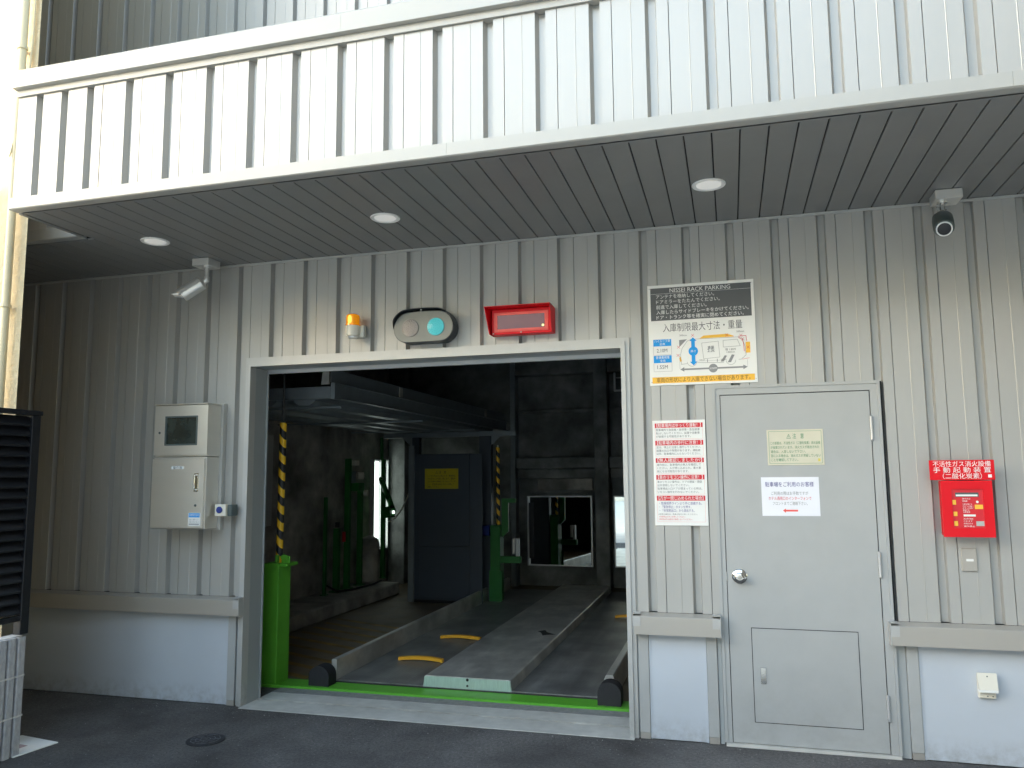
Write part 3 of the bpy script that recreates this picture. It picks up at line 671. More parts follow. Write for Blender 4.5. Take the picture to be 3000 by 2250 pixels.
for wx in (.405, .765):
    ln.stroke([(U(wx)+.030*math.cos(a), Vv(.778)+.030*math.sin(a)) for a in [math.pi*k/10 for k in range(10, 21)]], .002, y1)
ln.stroke([(U(a), Vv(b)) for a, b in ((.50, .60), (.655, .59), (.665, .745), (.515, .755))], .002, y1, True)
ln.stroke([(U(a), Vv(b)) for a, b in ((.70, .585), (.83, .580), (.855, .645), (.70, .65))], .0022, y1, True)
ln.stroke([(U(.29), Vv(.70)), (U(.29), Vv(.845))], .0013, y1).stroke([(U(.915), Vv(.78)), (U(.915), Vv(.845))], .0013, y1)
ln.stroke([(U(.45), Vv(.775)), (U(.70), Vv(.775))], .0012, y1).stroke([(U(.55), Vv(.76)), (U(.55), Vv(.79))], .004, y1).stroke([(U(.64), Vv(.76)), (U(.64), Vv(.79))], .004, y1)
printed('van_outline', ln, 'midgrey', t)
printed('grey_print', MB().poly([(U(.29), Vv(.56)), (U(.365), Vv(.555)), (U(.29), Vv(.63))], y1)
        .poly([(U(.292), Vv(.850)), (U(.33), Vv(.828)), (U(.33), Vv(.842)), (U(.875), Vv(.842)), (U(.875), Vv(.828)), (U(.915), Vv(.850)), (U(.875), Vv(.872)), (U(.875), Vv(.858)), (U(.33), Vv(.858)), (U(.33), Vv(.872))], y1)
        .disc(U(.60), Vv(.850), .028, y1-.0005).poly([(U(.67), Vv(.79)), (U(.71), Vv(.73)), (U(.73), Vv(.735)), (U(.70), Vv(.79))], y2)
        .poly([(U(.735), Vv(.80)), (U(.775), Vv(.725)), (U(.80), Vv(.73)), (U(.765), Vv(.80))], y2), 'midgrey', t)
printed('length_lettering', MB().text('5.050M', U(.60), Vv(.850), .013, y3-.001, width=.066*SW, align='c'), 'whiteprint', t)
printed('yellow_print', MB().quad(U(.025), U(.975), Vv(.978), Vv(.918), y1).poly([(U(.48), Vv(.555)), (U(.52), Vv(.528)), (U(.74), Vv(.522)), (U(.80), Vv(.545)), (U(.80), Vv(.552))], y1)
        .quad(U(.905), U(.945), Vv(.715), Vv(.61), y1).poly([(U(.285), Vv(.74)), (U(.30), Vv(.72)), (U(.31), Vv(.77)), (U(.295), Vv(.775))], y1), 'yellowprint', t)
printed('footer_lettering', MB().text('車両の形状により入庫できない場合があります。', U(.5), Vv(.948), .027, y2, width=.87*SW, align='c'), 'brownprint', t)
rd = MB()
for cx, cz in ((.42, .520), (.735, .535), (.282, .63), (.275, .71), (.925, .662), (.865, .545), (.88, .58)):
    rd.stroke([(U(cx-.013), Vv(cz-.014)), (U(cx+.013), Vv(cz+.014))], .002, y2).stroke([(U(cx-.013), Vv(cz+.014)), (U(cx+.013), Vv(cz-.014))], .002, y2)
rd.stroke([(U(a), Vv(b)) for a, b in ((.84, .565), (.875, .585), (.885, .62), (.89, .70))], .003, y2).stroke([(U(.84), Vv(.552)), (U(.91), Vv(.548)), (U(.915), Vv(.60))], .003, y2).stroke([(U(.87), Vv(.775)), (U(.935), Vv(.765))], .002, y2)
printed('red_marks', rd, 'redprint', t)
build('rivet', MB().lathe([(.003, 0), (.002, .002)], (U(.018), -.0076, Vv(.035)), (0, -1, 0), 8).lathe([(.003, 0), (.002, .002)], (U(.975), -.0076, Vv(.035)), (0, -1, 0), 8)
      .lathe([(.003, 0), (.002, .002)], (U(.02), -.0076, Vv(.965)), (0, -1, 0), 8).lathe([(.003, 0), (.002, .002)], (U(.985), -.0076, Vv(.965)), (0, -1, 0), 8), 'midgrey', t)

# ------------------------------------------------------------------ tall caution sheet
t = thing('caution_notice', 'tall white caution sheet with five red heading bars between entrance and service door', 'sign', (2.465, 0, 1.32))
SX0, SX1, SZ0, SZ1 = 2.298, 2.631, 1.320, 1.993; SW, SH = SX1-SX0, SZ1-SZ0
build('board', MB().bbox(SX0, SX1, -.0075, -.0035, SZ0, SZ1, .001), 'white', t)
for (va, vb, s_) in ((.028, .072, '【駐車場内はゆっくり運転！】'), (.194, .240, '【駐車場内の歩行に注意！】'), (.362, .406, '【無人確認しましたか?】'), (.522, .567, '【車のリモコン操作に注意！】'), (.719, .766, '【万が一閉じ込められた場合】')):
    hb_ = printed('heading_bar', MB().quad(U(.045), U(.955), Vv(vb), Vv(va), y1), 'redprint', t)
    printed('heading_lettering', MB().text(s_, U(.5), Vv((va+vb)/2), .021, y2, width=.84*SW, align='c'), 'whiteprint', hb_)
n1 = MB(); n2 = MB()
for grp in (((.093, '駐車場内で急発進・急停車・急加速運', .83), (.125, '転はしないでください。設置や自動車', .83), (.156, 'が破損する可能性があります。', .66)),
            ((.260, '足元、頭上に注意し通行してください。', .84), (.291, '設置の凹凸や隙間があります。運転者', .83), (.322, '以外、駐車場内に入らないでください。', .83)),
            ((.427, '操作前に、駐車場内の無人を確認して', .83), (.458, 'ください。人が閉じ込められ、重大事', .83), (.489, '故になる可能性があります。', .60)),
            ((.589, '車のリモコン操作は、ドアの開錠・閉錠', .84), (.621, '以外使用しないでください。', .60), (.653, '駐車場出入口ドアが閉まっている時は、', .84), (.685, 'リモコン操作を行わないでください。', .78)),
            ((.894, '※非常の場合は、係員の指示に従ってください。', .74),)):
    bt = MB()
    for v, s_, wd in grp: bt.text(s_, U(.065), Vv(v), .0125 if v < .8 else .008, y1, width=wd*SW)
    printed('body_lettering', bt, 'greyprint', t)
for v, s_, wd in ((.792, '・危険境界ラインより外に退避する。', .80), (.826, '・「緊急停止」ボタンを押す。', .60), (.860, '・「非常脱出口」から退出する。', .66)):
    n1.text(s_, U(.09), Vv(v), .0150, y1, width=wd*SW)
for v, s_, wd in ((.918, '※非常停止ボタンを押してください。', .50), (.942, '非常時以外は絶対に使用しないでください。', .62)): n2.text(s_, U(.08), Vv(v), .009, y1, width=wd*SW)
printed('navy_lettering', n1, 'bluetext', t); printed('red_lettering', n2, 'redprint', t)
rl = MB()
for va, vb in ((.072, .180), (.240, .348), (.406, .508), (.567, .705), (.766, .965)): rl.stroke([(U(.05), Vv(va)), (U(.05), Vv(vb)), (U(.95), Vv(vb)), (U(.95), Vv(va))], .0008, y1)
printed('box_outline', rl, 'redlight', t)

# ------------------------------------------------------------------ door notices
t = thing('door_caution_plate', 'small beige caution plate with green lettering on the service door', 'sign', (3.17, -.006, 1.695))
SX0, SX1, SZ0, SZ1 = 3.004, 3.335, 1.695, 1.916; SW, SH = SX1-SX0, SZ1-SZ0; DY = -.0065
build('plate', MB().bbox(SX0, SX1, DY-.003, DY-.0003, SZ0, SZ1, .001), 'beigeplate', t)
ya = DY-.004
pt = MB().stroke([(U(.035), Vv(.05)), (U(.965), Vv(.05)), (U(.965), Vv(.95)), (U(.035), Vv(.95))], .0016, ya, True)
pt.text('注　意', U(.56), Vv(.19), .026, ya, width=.2*SW, align='c').stroke([(U(.355), Vv(.25)), (U(.425), Vv(.25)), (U(.39), Vv(.13))], .002, ya, True).quad(U(.387), U(.393), Vv(.22), Vv(.17), ya)
for v, s_, wd in ((.38, 'この部屋は、不活性ガス（二酸化炭素）消火設備', .88), (.50, 'が設置されています。消火ガスが放出された', .86), (.62, '場合は、入室しないで下さい。', .62), (.735, '室に入る場合は、消火ガスが滞留していない', .88), (.85, 'ことを確認して下さい。', .48)):
    pt.text(s_, U(.06), Vv(v), .015, ya, width=wd*SW)
printed('lettering', pt, 'greentext', t); printed('corner_mark', MB().quad(U(.89), U(.93), Vv(.90), Vv(.82), ya-.0005), 'paleyellow', t)
t = thing('door_paper_notice', 'white paper notice with red left arrow taped on the service door', 'notice', (3.13, -.006, 1.38))
SX0, SX1, SZ0, SZ1 = 2.958, 3.296, 1.384, 1.622; SW, SH = SX1-SX0, SZ1-SZ0
build('sheet', MB().box(SX0, SX1, DY-.0018, DY-.0006, SZ0, SZ1), 'paper', t)
ya = DY-.0028
printed('title_lettering', MB().text('駐車場をご利用のお客様', U(.07), Vv(.19), .025, ya, width=.84*SW), 'bluetext', t)
printed('grey_lettering', MB().text('ご利用の際はお手数ですが', U(.17), Vv(.42), .018, ya, width=.64*SW).text('フロントまでご連絡下さい。', U(.19), Vv(.68), .018, ya, width=.60*SW), 'midgrey', t)
printed('red_lettering', MB().text('ホテル通用口のインターフォンで', U(.12), Vv(.55), .018, ya, width=.74*SW), 'redprint', t)
printed('arrow', MB().poly([(U(.36), Vv(.86)), (U(.41), Vv(.81)), (U(.41), Vv(.84)), (U(.62), Vv(.84)), (U(.62), Vv(.885)), (U(.41), Vv(.885)), (U(.41), Vv(.92))], ya), 'redlight', t)

# ------------------------------------------------------------------ fire equipment
t = thing('fire_release_sign', 'red lettered sign board above the red fire box', 'sign', (4.06, -.06, 1.60))
SX0, SX1, SZ0, SZ1 = 3.894, 4.231, 1.5985, 1.713; SW, SH = SX1-SX0, SZ1-SZ0
build('board', MB().bbox(SX0, SX1, -.102, -.098, SZ0, SZ1, .001), 'red', t)
build('bracket', MB().box(4.00, 4.16, -.0975, -.001, 1.625, 1.632), 'red', t)
printed('lettering', MB().text('不活性ガス消火設備', U(.055), Vv(.20), .026, -.1035, width=.89*SW).text('手 動 起 動 装 置', U(.055), Vv(.50), .026, -.1035, width=.89*SW).text('（二酸化炭素）', U(.5), Vv(.81), .026, -.1035, width=.60*SW, align='c').quad(U(.895), U(.95), Vv(.88), Vv(.73), -.1035), 'whiteprint', t)
t = thing('fire_release_box', 'red manual fire extinguishing box with small window on the wall', 'fire box', (4.08, -.05, 1.275))
build('case', MB().bbox(3.958, 4.210, -.085, -.002, 1.278, 1.594, .004), 'red', t)
bx = MB(); bx.box(3.948, 4.001, -.101, -.0855, 1.274, 1.5945).box(4.165, 4.213, -.101, -.0855, 1.274, 1.5945).box(4.001, 4.165, -.101, -.0855, 1.547, 1.5945).box(4.001, 4.165, -.101, -.0855, 1.274, 1.324)
build('door', bx, 'red', t)
SX0, SX1, SZ0, SZ1 = 4.001, 4.165, 1.324, 1.547; SW, SH = SX1-SX0, SZ1-SZ0
build('window_panel', MB().box(SX0, SX1, -.093, -.086, SZ0, SZ1), 'redprint', t)
printed('handle_slot', MB().quad(U(.12), U(.86), Vv(.20), Vv(.09), -.094), 'camdark', t)
fw_ = MB().quad(U(.14), U(.82), Vv(.185), Vv(.14), -.095).quad(U(.34), U(.72), Vv(.70), Vv(.65), -.095).disc(U(.80), Vv(.33), .007, -.095, 12)
for v, s_, wd in ((.25, '操作方法', .26), (.31, '手動起動', .16), (.39, '①扉を開ける', .3), (.44, '②ピンを抜く', .34), (.49, 'ボタンを押す', .34), (.54, '退避する', .2), (.59, '注意事項', .22), (.76, '消火剤が放出', .3), (.82, 'されます', .28), (.88, '係員以外は', .28), (.95, '操作禁止', .34)):
    fw_.text(s_, U(.33), Vv(v), .0075, -.095, width=wd*SW)
printed('window_lettering', fw_, 'whiteprint', t)
for a, b, c_, d_ in ((.02, .13, .40, .28), (.03, .15, .69, .58), (.03, .15, .94, .82), (.71, .97, .51, .40)): printed('yellow_label', MB().quad(U(a), U(b), Vv(c_), Vv(d_), -.0945), 'yellowprint', t)
printed('pale_label', MB().quad(U(.72), U(.97), Vv(.94), Vv(.82), -.0945), 'galv', t)
t = thing('switch_plate', 'small blank metal switch plate under the red fire box', 'switch', (4.09, 0, 1.073))
build('plate', MB().bbox(4.051, 4.131, -.013, -.001, 1.073, 1.204, .003), 'sill', t)
build('label', MB().box(4.074, 4.112, -.0142, -.0132, 1.130, 1.144), 'white', t)
t = thing('outlet_cover', 'cream weatherproof outlet cover on the right plinth', 'outlet', (4.12, 0, .37))
build('base', MB().bbox(4.084, 4.172, -.030, -.001, .372, .500, .004), 'offwhite', t)
build('lid', MB().add([(4.080, -.062, .425), (4.176, -.062, .425), (4.178, -.040, .513), (4.078, -.040, .513), (4.080, -.031, .425), (4.176, -.031, .425), (4.178, -.031, .513), (4.078, -.031, .513)],
      [(0, 1, 2, 3), (4, 7, 6, 5), (0, 4, 5, 1), (2, 6, 7, 3), (1, 5, 6, 2), (0, 3, 7, 4)]), 'offwhite', t)
build('lid_edge', MB().box(4.081, 4.175, -.064, -.0315, .412, .4245), 'white', t)
build('screw', MB().lathe([(.004, 0), (.003, .002)], (4.128, -.0455, .497), (0, -1, .24), 8).lathe([(.004, 0), (.003, .002)], (4.128, -.0305, .385), (0, -1, 0), 8).lathe([(.004, 0), (.003, .002)], (4.155, -.0305, .385), (0, -1, 0), 8), 'camdark', t)

# ------------------------------------------------------------------ inside the bay
t = thing('green_channel', 'bright green steel channel across the floor just inside the entrance', 'machinery', (.6, .65, 0))
build('channel', MB().bbox(-.905, 2.104, .523, .738, .003, .016, .002), 'green', t)
build('front_edge', MB().prism([(.504, .002), (.504, .020), (.509, .024), (.522, .024), (.522, .002)], -.905, 2.104, 'x'), 'green', t)
sc = MB()
for k in range(60): sc.box(-.68+.046*k, -.665+.046*k, (.506), .521, .0242, .0265)
build('tread_studs', sc, 'green', t)
t = thing('guide_post', 'bright green floor post with striped pole just inside the left jamb', 'post', (-.83, .64, 0), 'green posts with striped poles')
build('post', MB().bbox(-.905, -.765, .545, .730, .0165, .955, .004), 'green', t)
build('bracket', MB().bbox(-.822, -.804, .58, .70, .9555, 1.018, .003).bbox(-.775, -.700, .60, .612, .9555, 1.012, .003).prism([(-.74+.035*math.cos(a), 1.0+.022*math.sin(a)) for a in [2*math.pi*k/16 for k in range(16)]], .585, .598, 'y').bbox(-.765, -.700, .56, .73, .93, .9545, .003), 'green', t)
build('bolt', MB().lathe([(.006, 0), (.005, .004)], (-.873, .552, .845), (0, -1, 0), 8), 'black', t)
build('striped_pole', MB().tube([(-.820, .64, .955), (-.812, .64, 2.10)], .028, 20), 'stripe', t, smooth=True)
build('rod', MB().tube([(-.812, .64, 2.10), (-.812, .64, 3.4)], .010, 8), 'black', t, smooth=True)

T = thing('car_pallet', 'galvanised steel car pallet with raised centre on the bay floor', 'car pallet', (.8, .6, 0))
Y0, Y1 = .745, 5.95
def patt():
    m = mat('tread_plate_steel', (.27, .272, .26), .42, .5, noise=.30, nscale=4, stretch=(2.5, .35, 1), noise2=.25, n2scale=2.6, rvar=.08)
    n = m.node_tree.nodes; l = m.node_tree.links
    geo = n.new('ShaderNodeNewGeometry'); mp = n.new('ShaderNodeMapping'); mp.inputs['Rotation'].default_value = (0, 0, R(45)); mp.inputs['Scale'].default_value = (38, 38, 1)
    l.new(geo.outputs['Position'], mp.inputs[0]); ch = n.new('ShaderNodeTexVoronoi'); ch.inputs['Scale'].default_value = 1; ch.inputs['Randomness'].default_value = 0
    l.new(mp.outputs[0], ch.inputs['Vector']); bp = n.new('ShaderNodeBump'); bp.inputs['Strength'].default_value = .7; bp.inputs['Distance'].default_value = .004; bp.invert = True
    l.new(ch.outputs['Distance'], bp.inputs['Height']); l.new(bp.outputs[0], n['Principled BSDF'].inputs['Normal'])
    return m
tp = patt()
build('wheel_track', MB().box(-.338, .404, Y0, Y1, .0145, .030), tp, T)
build('wheel_track', MB().box(1.124, 1.775, Y0, Y1, .0145, .030), tp, T)
build('centre_hump', MB().prism([(.403, .0155), (.417, .101), (.428, .108), (1.100, .108), (1.111, .101), (1.125, .0155)], Y0+.004, Y1, 'y'), 'galv', T)
build('hump_end_plate', MB().prism([(.408, .018), (.421, .102), (1.107, .102), (1.119, .018)], Y0-.004, Y0+.003, 'y'), mat('pale_green_galvanised', (.42, .55, .48), .45, .3, noise=.1, nscale=14, stretch=(8, 1, 1)), T)
build('bolt', MB().lathe([(.009, 0), (.008, .005)], (.77, Y0-.0045, .048), (0, -1, 0), 8).lathe([(.012, 0), (.010, .005)], (.77, Y0-.0045, .092), (0, -1, 0), 8), 'black', T)
build('side_flange', MB().prism([(-.384, .012), (-.389, .176), (-.382, .187), (-.350, .187), (-.343, .180), (-.3385, .012)], Y0+.01, Y1, 'y'), 'galv', T)
build('side_flange', MB().prism([(1.776, .013), (1.776, .031), (1.832, .176), (1.840, .187), (1.886, .187), (1.893, .180), (1.900, .013)], Y0+.01, Y1, 'y'), 'galv', T)
build('front_gap_seal', MB().box(-.38, 1.90, Y0-.022, Y0-.006, .0165, .024), 'black', T)
def stop(x0, x1, y):
    p = [];
    m1 = MB(); k = 12
    for i in range(k):
        a, b = x0+(x1-x0)*i/k, x0+(x1-x0)*(i+1)/k
        ha, hb = [.014*math.sin(math.pi*q_/k) for q_ in (i, i+1)]
        m1.add([(a, y, .032+ha), (b, y, .032+hb), (b, y, .058+hb), (a, y, .058+ha), (a, y+.045, .032+ha), (b, y+.045, .032+hb), (b, y+.045, .058+hb), (a, y+.045, .058+ha)],
               [(0, 1, 2, 3), (4, 7, 6, 5), (3, 2, 6, 7), (0, 4, 5, 1)]+([(0, 3, 7, 4)] if i == 0 else [])+([(1, 5, 6, 2)] if i == k-1 else []))
    m1.box(x0, x0+.02, y+.004, y+.04, .029, .034).box(x1-.02, x1, y+.004, y+.04, .029, .034)
    build('wheel_stop', m1, 'yellow', T)
stop(-.122, .292, 1.475); stop(-.086, .330, 2.435); stop(1.45, 1.772, 3.95)
build('arrow_mark', MB().add([(.87, 2.62, .1092), (.93, 2.70, .1092), (.97, 2.60, .1092), (1.08, 2.50, .1092), (1.00, 2.47, .1092), (.965, 2.43, .1092), (.92, 2.56, .1092)], [tuple(range(7))]), 'black', T)
def bumper(x0, x1, y0, y1, z1, label, lo=.031):
    cx = (x0+x1)/2; hw = (x1-x0)/2; p = [(x0, lo), (x0, z1-hw*.9)]+[(cx-hw*math.cos(a), z1-hw*.9+hw*.9*math.sin(a)) for a in [math.pi*k/14 for k in range(1, 14)]]+[(x1, z1-hw*.9), (x1, lo)]
    o = build('rubber_bumper', MB().prism(p, y0, y1, 'y'), 'rubber', None, smooth=True); return tag(o, label, 'bumper', 'black rubber bumpers on the green channel')
bumper(-.452, -.275, .49, .655, .19, 'black rubber bumper at the left front corner of the car pallet', .0405) if False else None
bumper(-.492, -.318, .575, .700, .168, 'black rubber bumper at the left front corner of the car pallet', .0165)
bumper(1.800, 1.968, .58, .70, .178, 'black round topped rubber bumper at the right front corner of the car pallet', .0165)

# raised pallet overhead
T = thing('raised_pallet', 'dark steel car pallet raised overhead at the left of the bay', 'car pallet', (-1.4, 3.7, 2.24))
build('front_beam', MB().bbox(-2.36, -.466, .80, .86, 2.310, 2.412, .003).box(-.463, -.425, .795, .90, 2.303, 2.440), 'galvd', T)
build('side_beam', MB().prism([(-.462, 2.312), (-.425, 2.312), (-.425, 2.320), (-.452, 2.320), (-.452, 2.438), (-.425, 2.438), (-.425, 2.446), (-.462, 2.446)], .905, 6.2, 'y'), 'galvd', T)
build('upper_flange', MB().bbox(-.470, -.464, .80, 6.2, 2.448, 2.562, .002), 'galvd', T)
build('side_beam', MB().bbox(-2.37, -2.30, .87, 6.2, 2.31, 2.44, .003), 'galvd', T)
build('bracket', MB().prism([(-.553, 2.428), (-.475, 2.428), (-.485, 2.60), (-.530, 2.60)], .79, .798, 'y'), 'galv', T)
for y in (2.26, 5.18): build('bracket', MB().bbox(-.4635, -.450, y-.035, y+.035, 2.447, 2.552, .002), 'galv', T)
dk = MB(); dk.box(-2.29, -.47, .87, 6.2, 2.345, 2.352)
build('deck', dk, 'galvd', T)
for x in (-2.0, -1.62, -1.24, -.86): build('stiffener', MB().prism([(x, 2.300), (x+.05, 2.262), (x+.16, 2.262), (x+.21, 2.300), (x+.21, 2.344), (x, 2.344)], .87, 6.15, 'y'), 'galvd', T)
build('hump_underside', MB().prism([(-1.58, 2.344), (-1.56, 2.236), (-1.04, 2.236), (-1.02, 2.344)], .98, 6.0, 'y'), 'galv', T) if False else None
for y in (1.0, 2.9, 4.75): build('cross_rib', MB().bbox(-2.28, -.475, y, y+.05, 2.243, 2.2615, .003), 'galvd', T)
T = thing('support_frame', 'dark blue grey steel frame carrying the raised pallet beside the machine cabinet', 'steel frame', (-.9, 4.9, 0))
build('cross_beam', MB().bbox(-1.88, .03, 4.96, 5.06, 2.175, 2.240, .004), 'galvd', T)
build('post', MB().bbox(-.465, -.300, 4.90, 5.0, .012, 2.174, .004), 'cabinetblue', T)
build('post', MB().bbox(-1.43, -1.33, 4.90, 5.0, .012, 2.174, .004), 'cabinetblue', T)
for p_ in ([(-.299, 2.174), (-.299, 2.05), (-.17, 2.174)], [(-1.431, 2.174), (-1.431, 2.03), (-1.58, 2.174)]): build('gusset', MB().prism(p_, 4.92, 4.93, 'y'), 'galvd', T)
T = thing('machine_cabinet', 'tall dark blue grey steel machine cabinet at the back of the bay', 'cabinet', (-.9, 4.6, 0))
build('body', MB().bbox(-1.335, -.470, 4.62, 4.89, .05, 1.935, .004), 'cabinetblue', T)
build('upper_panel', MB().bbox(-1.19, -.50, 4.600, 4.6195, .742, 1.930, .003), 'cabinetblue', T)
build('lower_panel', MB().bbox(-1.19, -.50, 4.600, 4.6195, .090, .736, .003), 'cabinetblue', T)
build('side_rail', MB().bbox(-1.350, -1.27, 4.585, 4.6195, .02, 2.05, .004), 'galvd', T)
build('side_rail', MB().bbox(-.495, -.33, 4.60, 4.6195, .02, 1.93, .003), 'cabinetblue', T)
build('base', MB().box(-1.30, -.42, 4.66, 4.88, .0105, .049), 'black', T)
T = thing('cabinet_warning_sign', 'yellow warning sign with black text on the machine cabinet', 'sign', (-.88, 4.59, 1.48))
SX0, SX1, SZ0, SZ1 = -1.118, -.653, 1.480, 1.742; SW, SH = SX1-SX0, SZ1-SZ0
build('plate', MB().bbox(SX0, SX1, 4.592, 4.5985, SZ0, SZ1, .001), 'signyellow', T)
yt = MB().text('注　意', U(.53), Vv(.18), .030, 4.590, width=.22*SW, align='c').stroke([(U(.33), Vv(.24)), (U(.39), Vv(.24)), (U(.36), Vv(.12))], .003, 4.590, True)
for v, s_, wd in ((.36, 'ここから先は立入禁止です。関係者以', .84), (.50, '外の立ち入りを固く禁じます。運転中', .84), (.64, '及び点検中は機械に近づかないでくだ', .84), (.78, 'さい。緊急時は停止ボタンを押して', .80), (.90, '退避して下さい。', .36)): yt.text(s_, U(.08), Vv(v), .022, 4.590, width=wd*SW)
printed('lettering', yt, 'blackprint', T)

# back-wall mirrors
TILT = R(-4.5)
def mirror(x0, x1, z0, z1, label):
    T = thing('safety_mirror', label, 'mirror', ((x0+x1)/2, 6.3, z0), 'square mirrors on the back wall of the bay')
    f = MB(); w_ = .018
    f.box(x0, x0+w_, 6.195, 6.23, z0, z1).box(x1-w_, x1, 6.195, 6.23, z0, z1).box(x0+w_, x1-w_, 6.195, 6.23, z0, z0+w_).box(x0+w_, x1-w_, 6.195, 6.23, z1-w_, z1)
    build('frame', f, 'frame', T); build('glass', MB().box(x0+w_, x1-w_, 6.200, 6.206, z0+w_, z1-w_), 'mirror', T).rotation_euler.z = TILT if x0 < .5 else 0
    build('backing', MB().box(x0+.01, x1-.01, 6.231, 6.25, z0+.1, z1-.1), 'black', T)
mirror(-.140, .826, .335, 1.343, 'square framed mirror on the back wall left of the concrete column')
mirror(1.140, 2.14, .335, 1.343, 'framed mirror on the back wall right of the concrete column, half hidden by the jamb')

# left wall: lamp, pipes, tank, panel box
T = thing('wall_lamp', 'lit vertical twin tube fluorescent lamp on the left wall of the bay', 'lamp', (-2.36, 6.0, .55))
f = MB(); f.box(-2.399, -2.37, 5.62, 6.12, .56, 1.90)
build('case', f, 'frame', T)
f = MB()
for (a, b) in ((5.61, 5.63), (6.11, 6.13)): f.box(-2.37, -2.33, a, b, .55, 1.91)
f.box(-2.37, -2.33, 5.63, 6.11, .55, .57).box(-2.37, -2.33, 5.63, 6.11, 1.89, 1.91); build('rim', f, 'frame', T)
for y in (5.74, 6.00): build('tube', MB().tube([(-2.345, y, .60), (-2.345, y, 1.87)], .030, 14), 'tube', T, smooth=True)
def gpipe(y, z1, r, label, extra=None, x=-2.2, z0=.165):
    T = thing('green_pipe_post', label, 'pipe', (x, y, z0), 'green steel posts along the left wall of the bay')
    build('post', MB().bbox(x-r, x+r, y-r, y+r, z0+.01, z1, .004), 'greend', T); build('foot', MB().bbox(x-r*2, x+r*2, y-r*2, y+r*2, z0+.006, z0+.018, .002), 'greend', T)
    if extra: extra(T)
def ex1(T): build('sensor', MB().bbox(-2.25, -2.15, 4.63, 4.76, 1.80, 1.87, .004).tube([(-2.2, 4.80, 1.66), (-2.14, 4.86, 1.66)], .05, 16), 'offwhite', T); build('junction_box', MB().bbox(-2.27, -2.18, 4.62, 4.72, 1.56, 1.72, .004), 'galvd', T)
def ex2(T): build('sensor', MB().tube([(-2.15, 4.92, 1.42), (-2.10, 4.93, 1.42)], .045, 16), 'offwhite', T); build('head', MB().bbox(-2.26, -2.14, 4.72, 4.90, 1.45, 1.56, .004), 'greend', T)
def ex3(T): build('red_lever', MB().bbox(-2.16, -2.13, 4.31, 4.35, .80, .93, .003), 'redprint', T); build('valve', MB().tube([(-2.2, 4.25, .99), (-2.2, 4.25, 1.06)], .03, 12), 'black', T)
def ex4(T):
    build('arm', MB().tube([(-2.20, 5.60, 1.90), (-2.18, 5.54, 2.22)], .025, 10).tube([(-2.15, 5.46, 1.62), (-2.12, 5.86, 1.12)], .04, 10), 'greend', T)
    build('joint', MB().bbox(-2.20, -2.08, 5.62, 5.82, 1.04, 1.20, .006), 'greend', T); build('indicator', MB().tube([(-2.079, 5.74, 1.12), (-2.06, 5.74, 1.12)], .022, 12), 'tube', T)
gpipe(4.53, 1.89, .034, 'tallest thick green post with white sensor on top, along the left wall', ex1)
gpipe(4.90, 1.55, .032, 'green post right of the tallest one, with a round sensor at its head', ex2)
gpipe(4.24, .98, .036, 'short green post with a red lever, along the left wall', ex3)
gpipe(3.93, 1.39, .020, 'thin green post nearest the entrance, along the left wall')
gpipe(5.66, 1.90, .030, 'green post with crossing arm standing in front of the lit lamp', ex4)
T = thing('panel_box', 'pale grey panel box high on the left wall of the bay near the entrance', 'box', (-2.3, 2.6, 1.1))
build('case', MB().bbox(-2.399, -2.28, 2.1, 2.83, 1.10, 2.13, .006), 'trim', T)
build('door', MB().bbox(-2.279, -2.268, 2.12, 2.81, 1.12, 2.11, .003), 'trim', T)
o = build('tank', MB().lathe([(.02, .0), (.13, .01), (.14, .05), (.14, .52), (.11, .60), (.03, .64)], (-2.20, 5.22, .175), (0, 0, 1), 24), 'concl', smooth=True); tag(o, 'pale round tank behind the green posts by the left wall', 'tank')
cu = MB(); pts = [(-2.2, 3.95, .30), (-2.12, 4.1, .20), (-2.05, 4.4, .185), (-2.0, 4.9, .185), (-2.05, 5.3, .185)]; cu.tube(pts, .012, 8)
o = build('hose', cu, 'black', smooth=True); tag(o, 'black hose lying on the kerb behind the green posts', 'hose')

cu = MB(); pts = [Vector((-1.98, 5.35, 1.02))+Vector((.055*k, -.05*k, .0045*k*k)) for k in range(11)]; cu.tube(pts, .010, 8)
o = build('cable', cu, 'offwhite', smooth=True); tag(o, 'pale curved cable hanging between the lit wall lamp and the machine cabinet', 'cable')
# right rear machine
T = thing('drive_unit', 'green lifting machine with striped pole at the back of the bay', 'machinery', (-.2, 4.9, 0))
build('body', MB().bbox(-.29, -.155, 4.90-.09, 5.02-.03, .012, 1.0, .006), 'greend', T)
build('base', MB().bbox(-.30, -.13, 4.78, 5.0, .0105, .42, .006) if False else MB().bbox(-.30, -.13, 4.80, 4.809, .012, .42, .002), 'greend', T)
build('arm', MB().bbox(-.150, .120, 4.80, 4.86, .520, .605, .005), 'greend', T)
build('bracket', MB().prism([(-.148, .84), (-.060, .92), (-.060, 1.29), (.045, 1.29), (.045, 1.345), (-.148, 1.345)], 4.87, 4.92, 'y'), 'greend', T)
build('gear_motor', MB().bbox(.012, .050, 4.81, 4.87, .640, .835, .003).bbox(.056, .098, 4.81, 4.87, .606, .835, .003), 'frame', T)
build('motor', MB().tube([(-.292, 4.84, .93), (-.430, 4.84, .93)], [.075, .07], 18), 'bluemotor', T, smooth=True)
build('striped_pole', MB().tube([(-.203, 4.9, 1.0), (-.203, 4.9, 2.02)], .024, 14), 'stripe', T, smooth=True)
build('clamp', MB().tube([(-.203, 4.9, 2.02), (-.203, 4.9, 2.05)], .012, 8), 'frame', T)
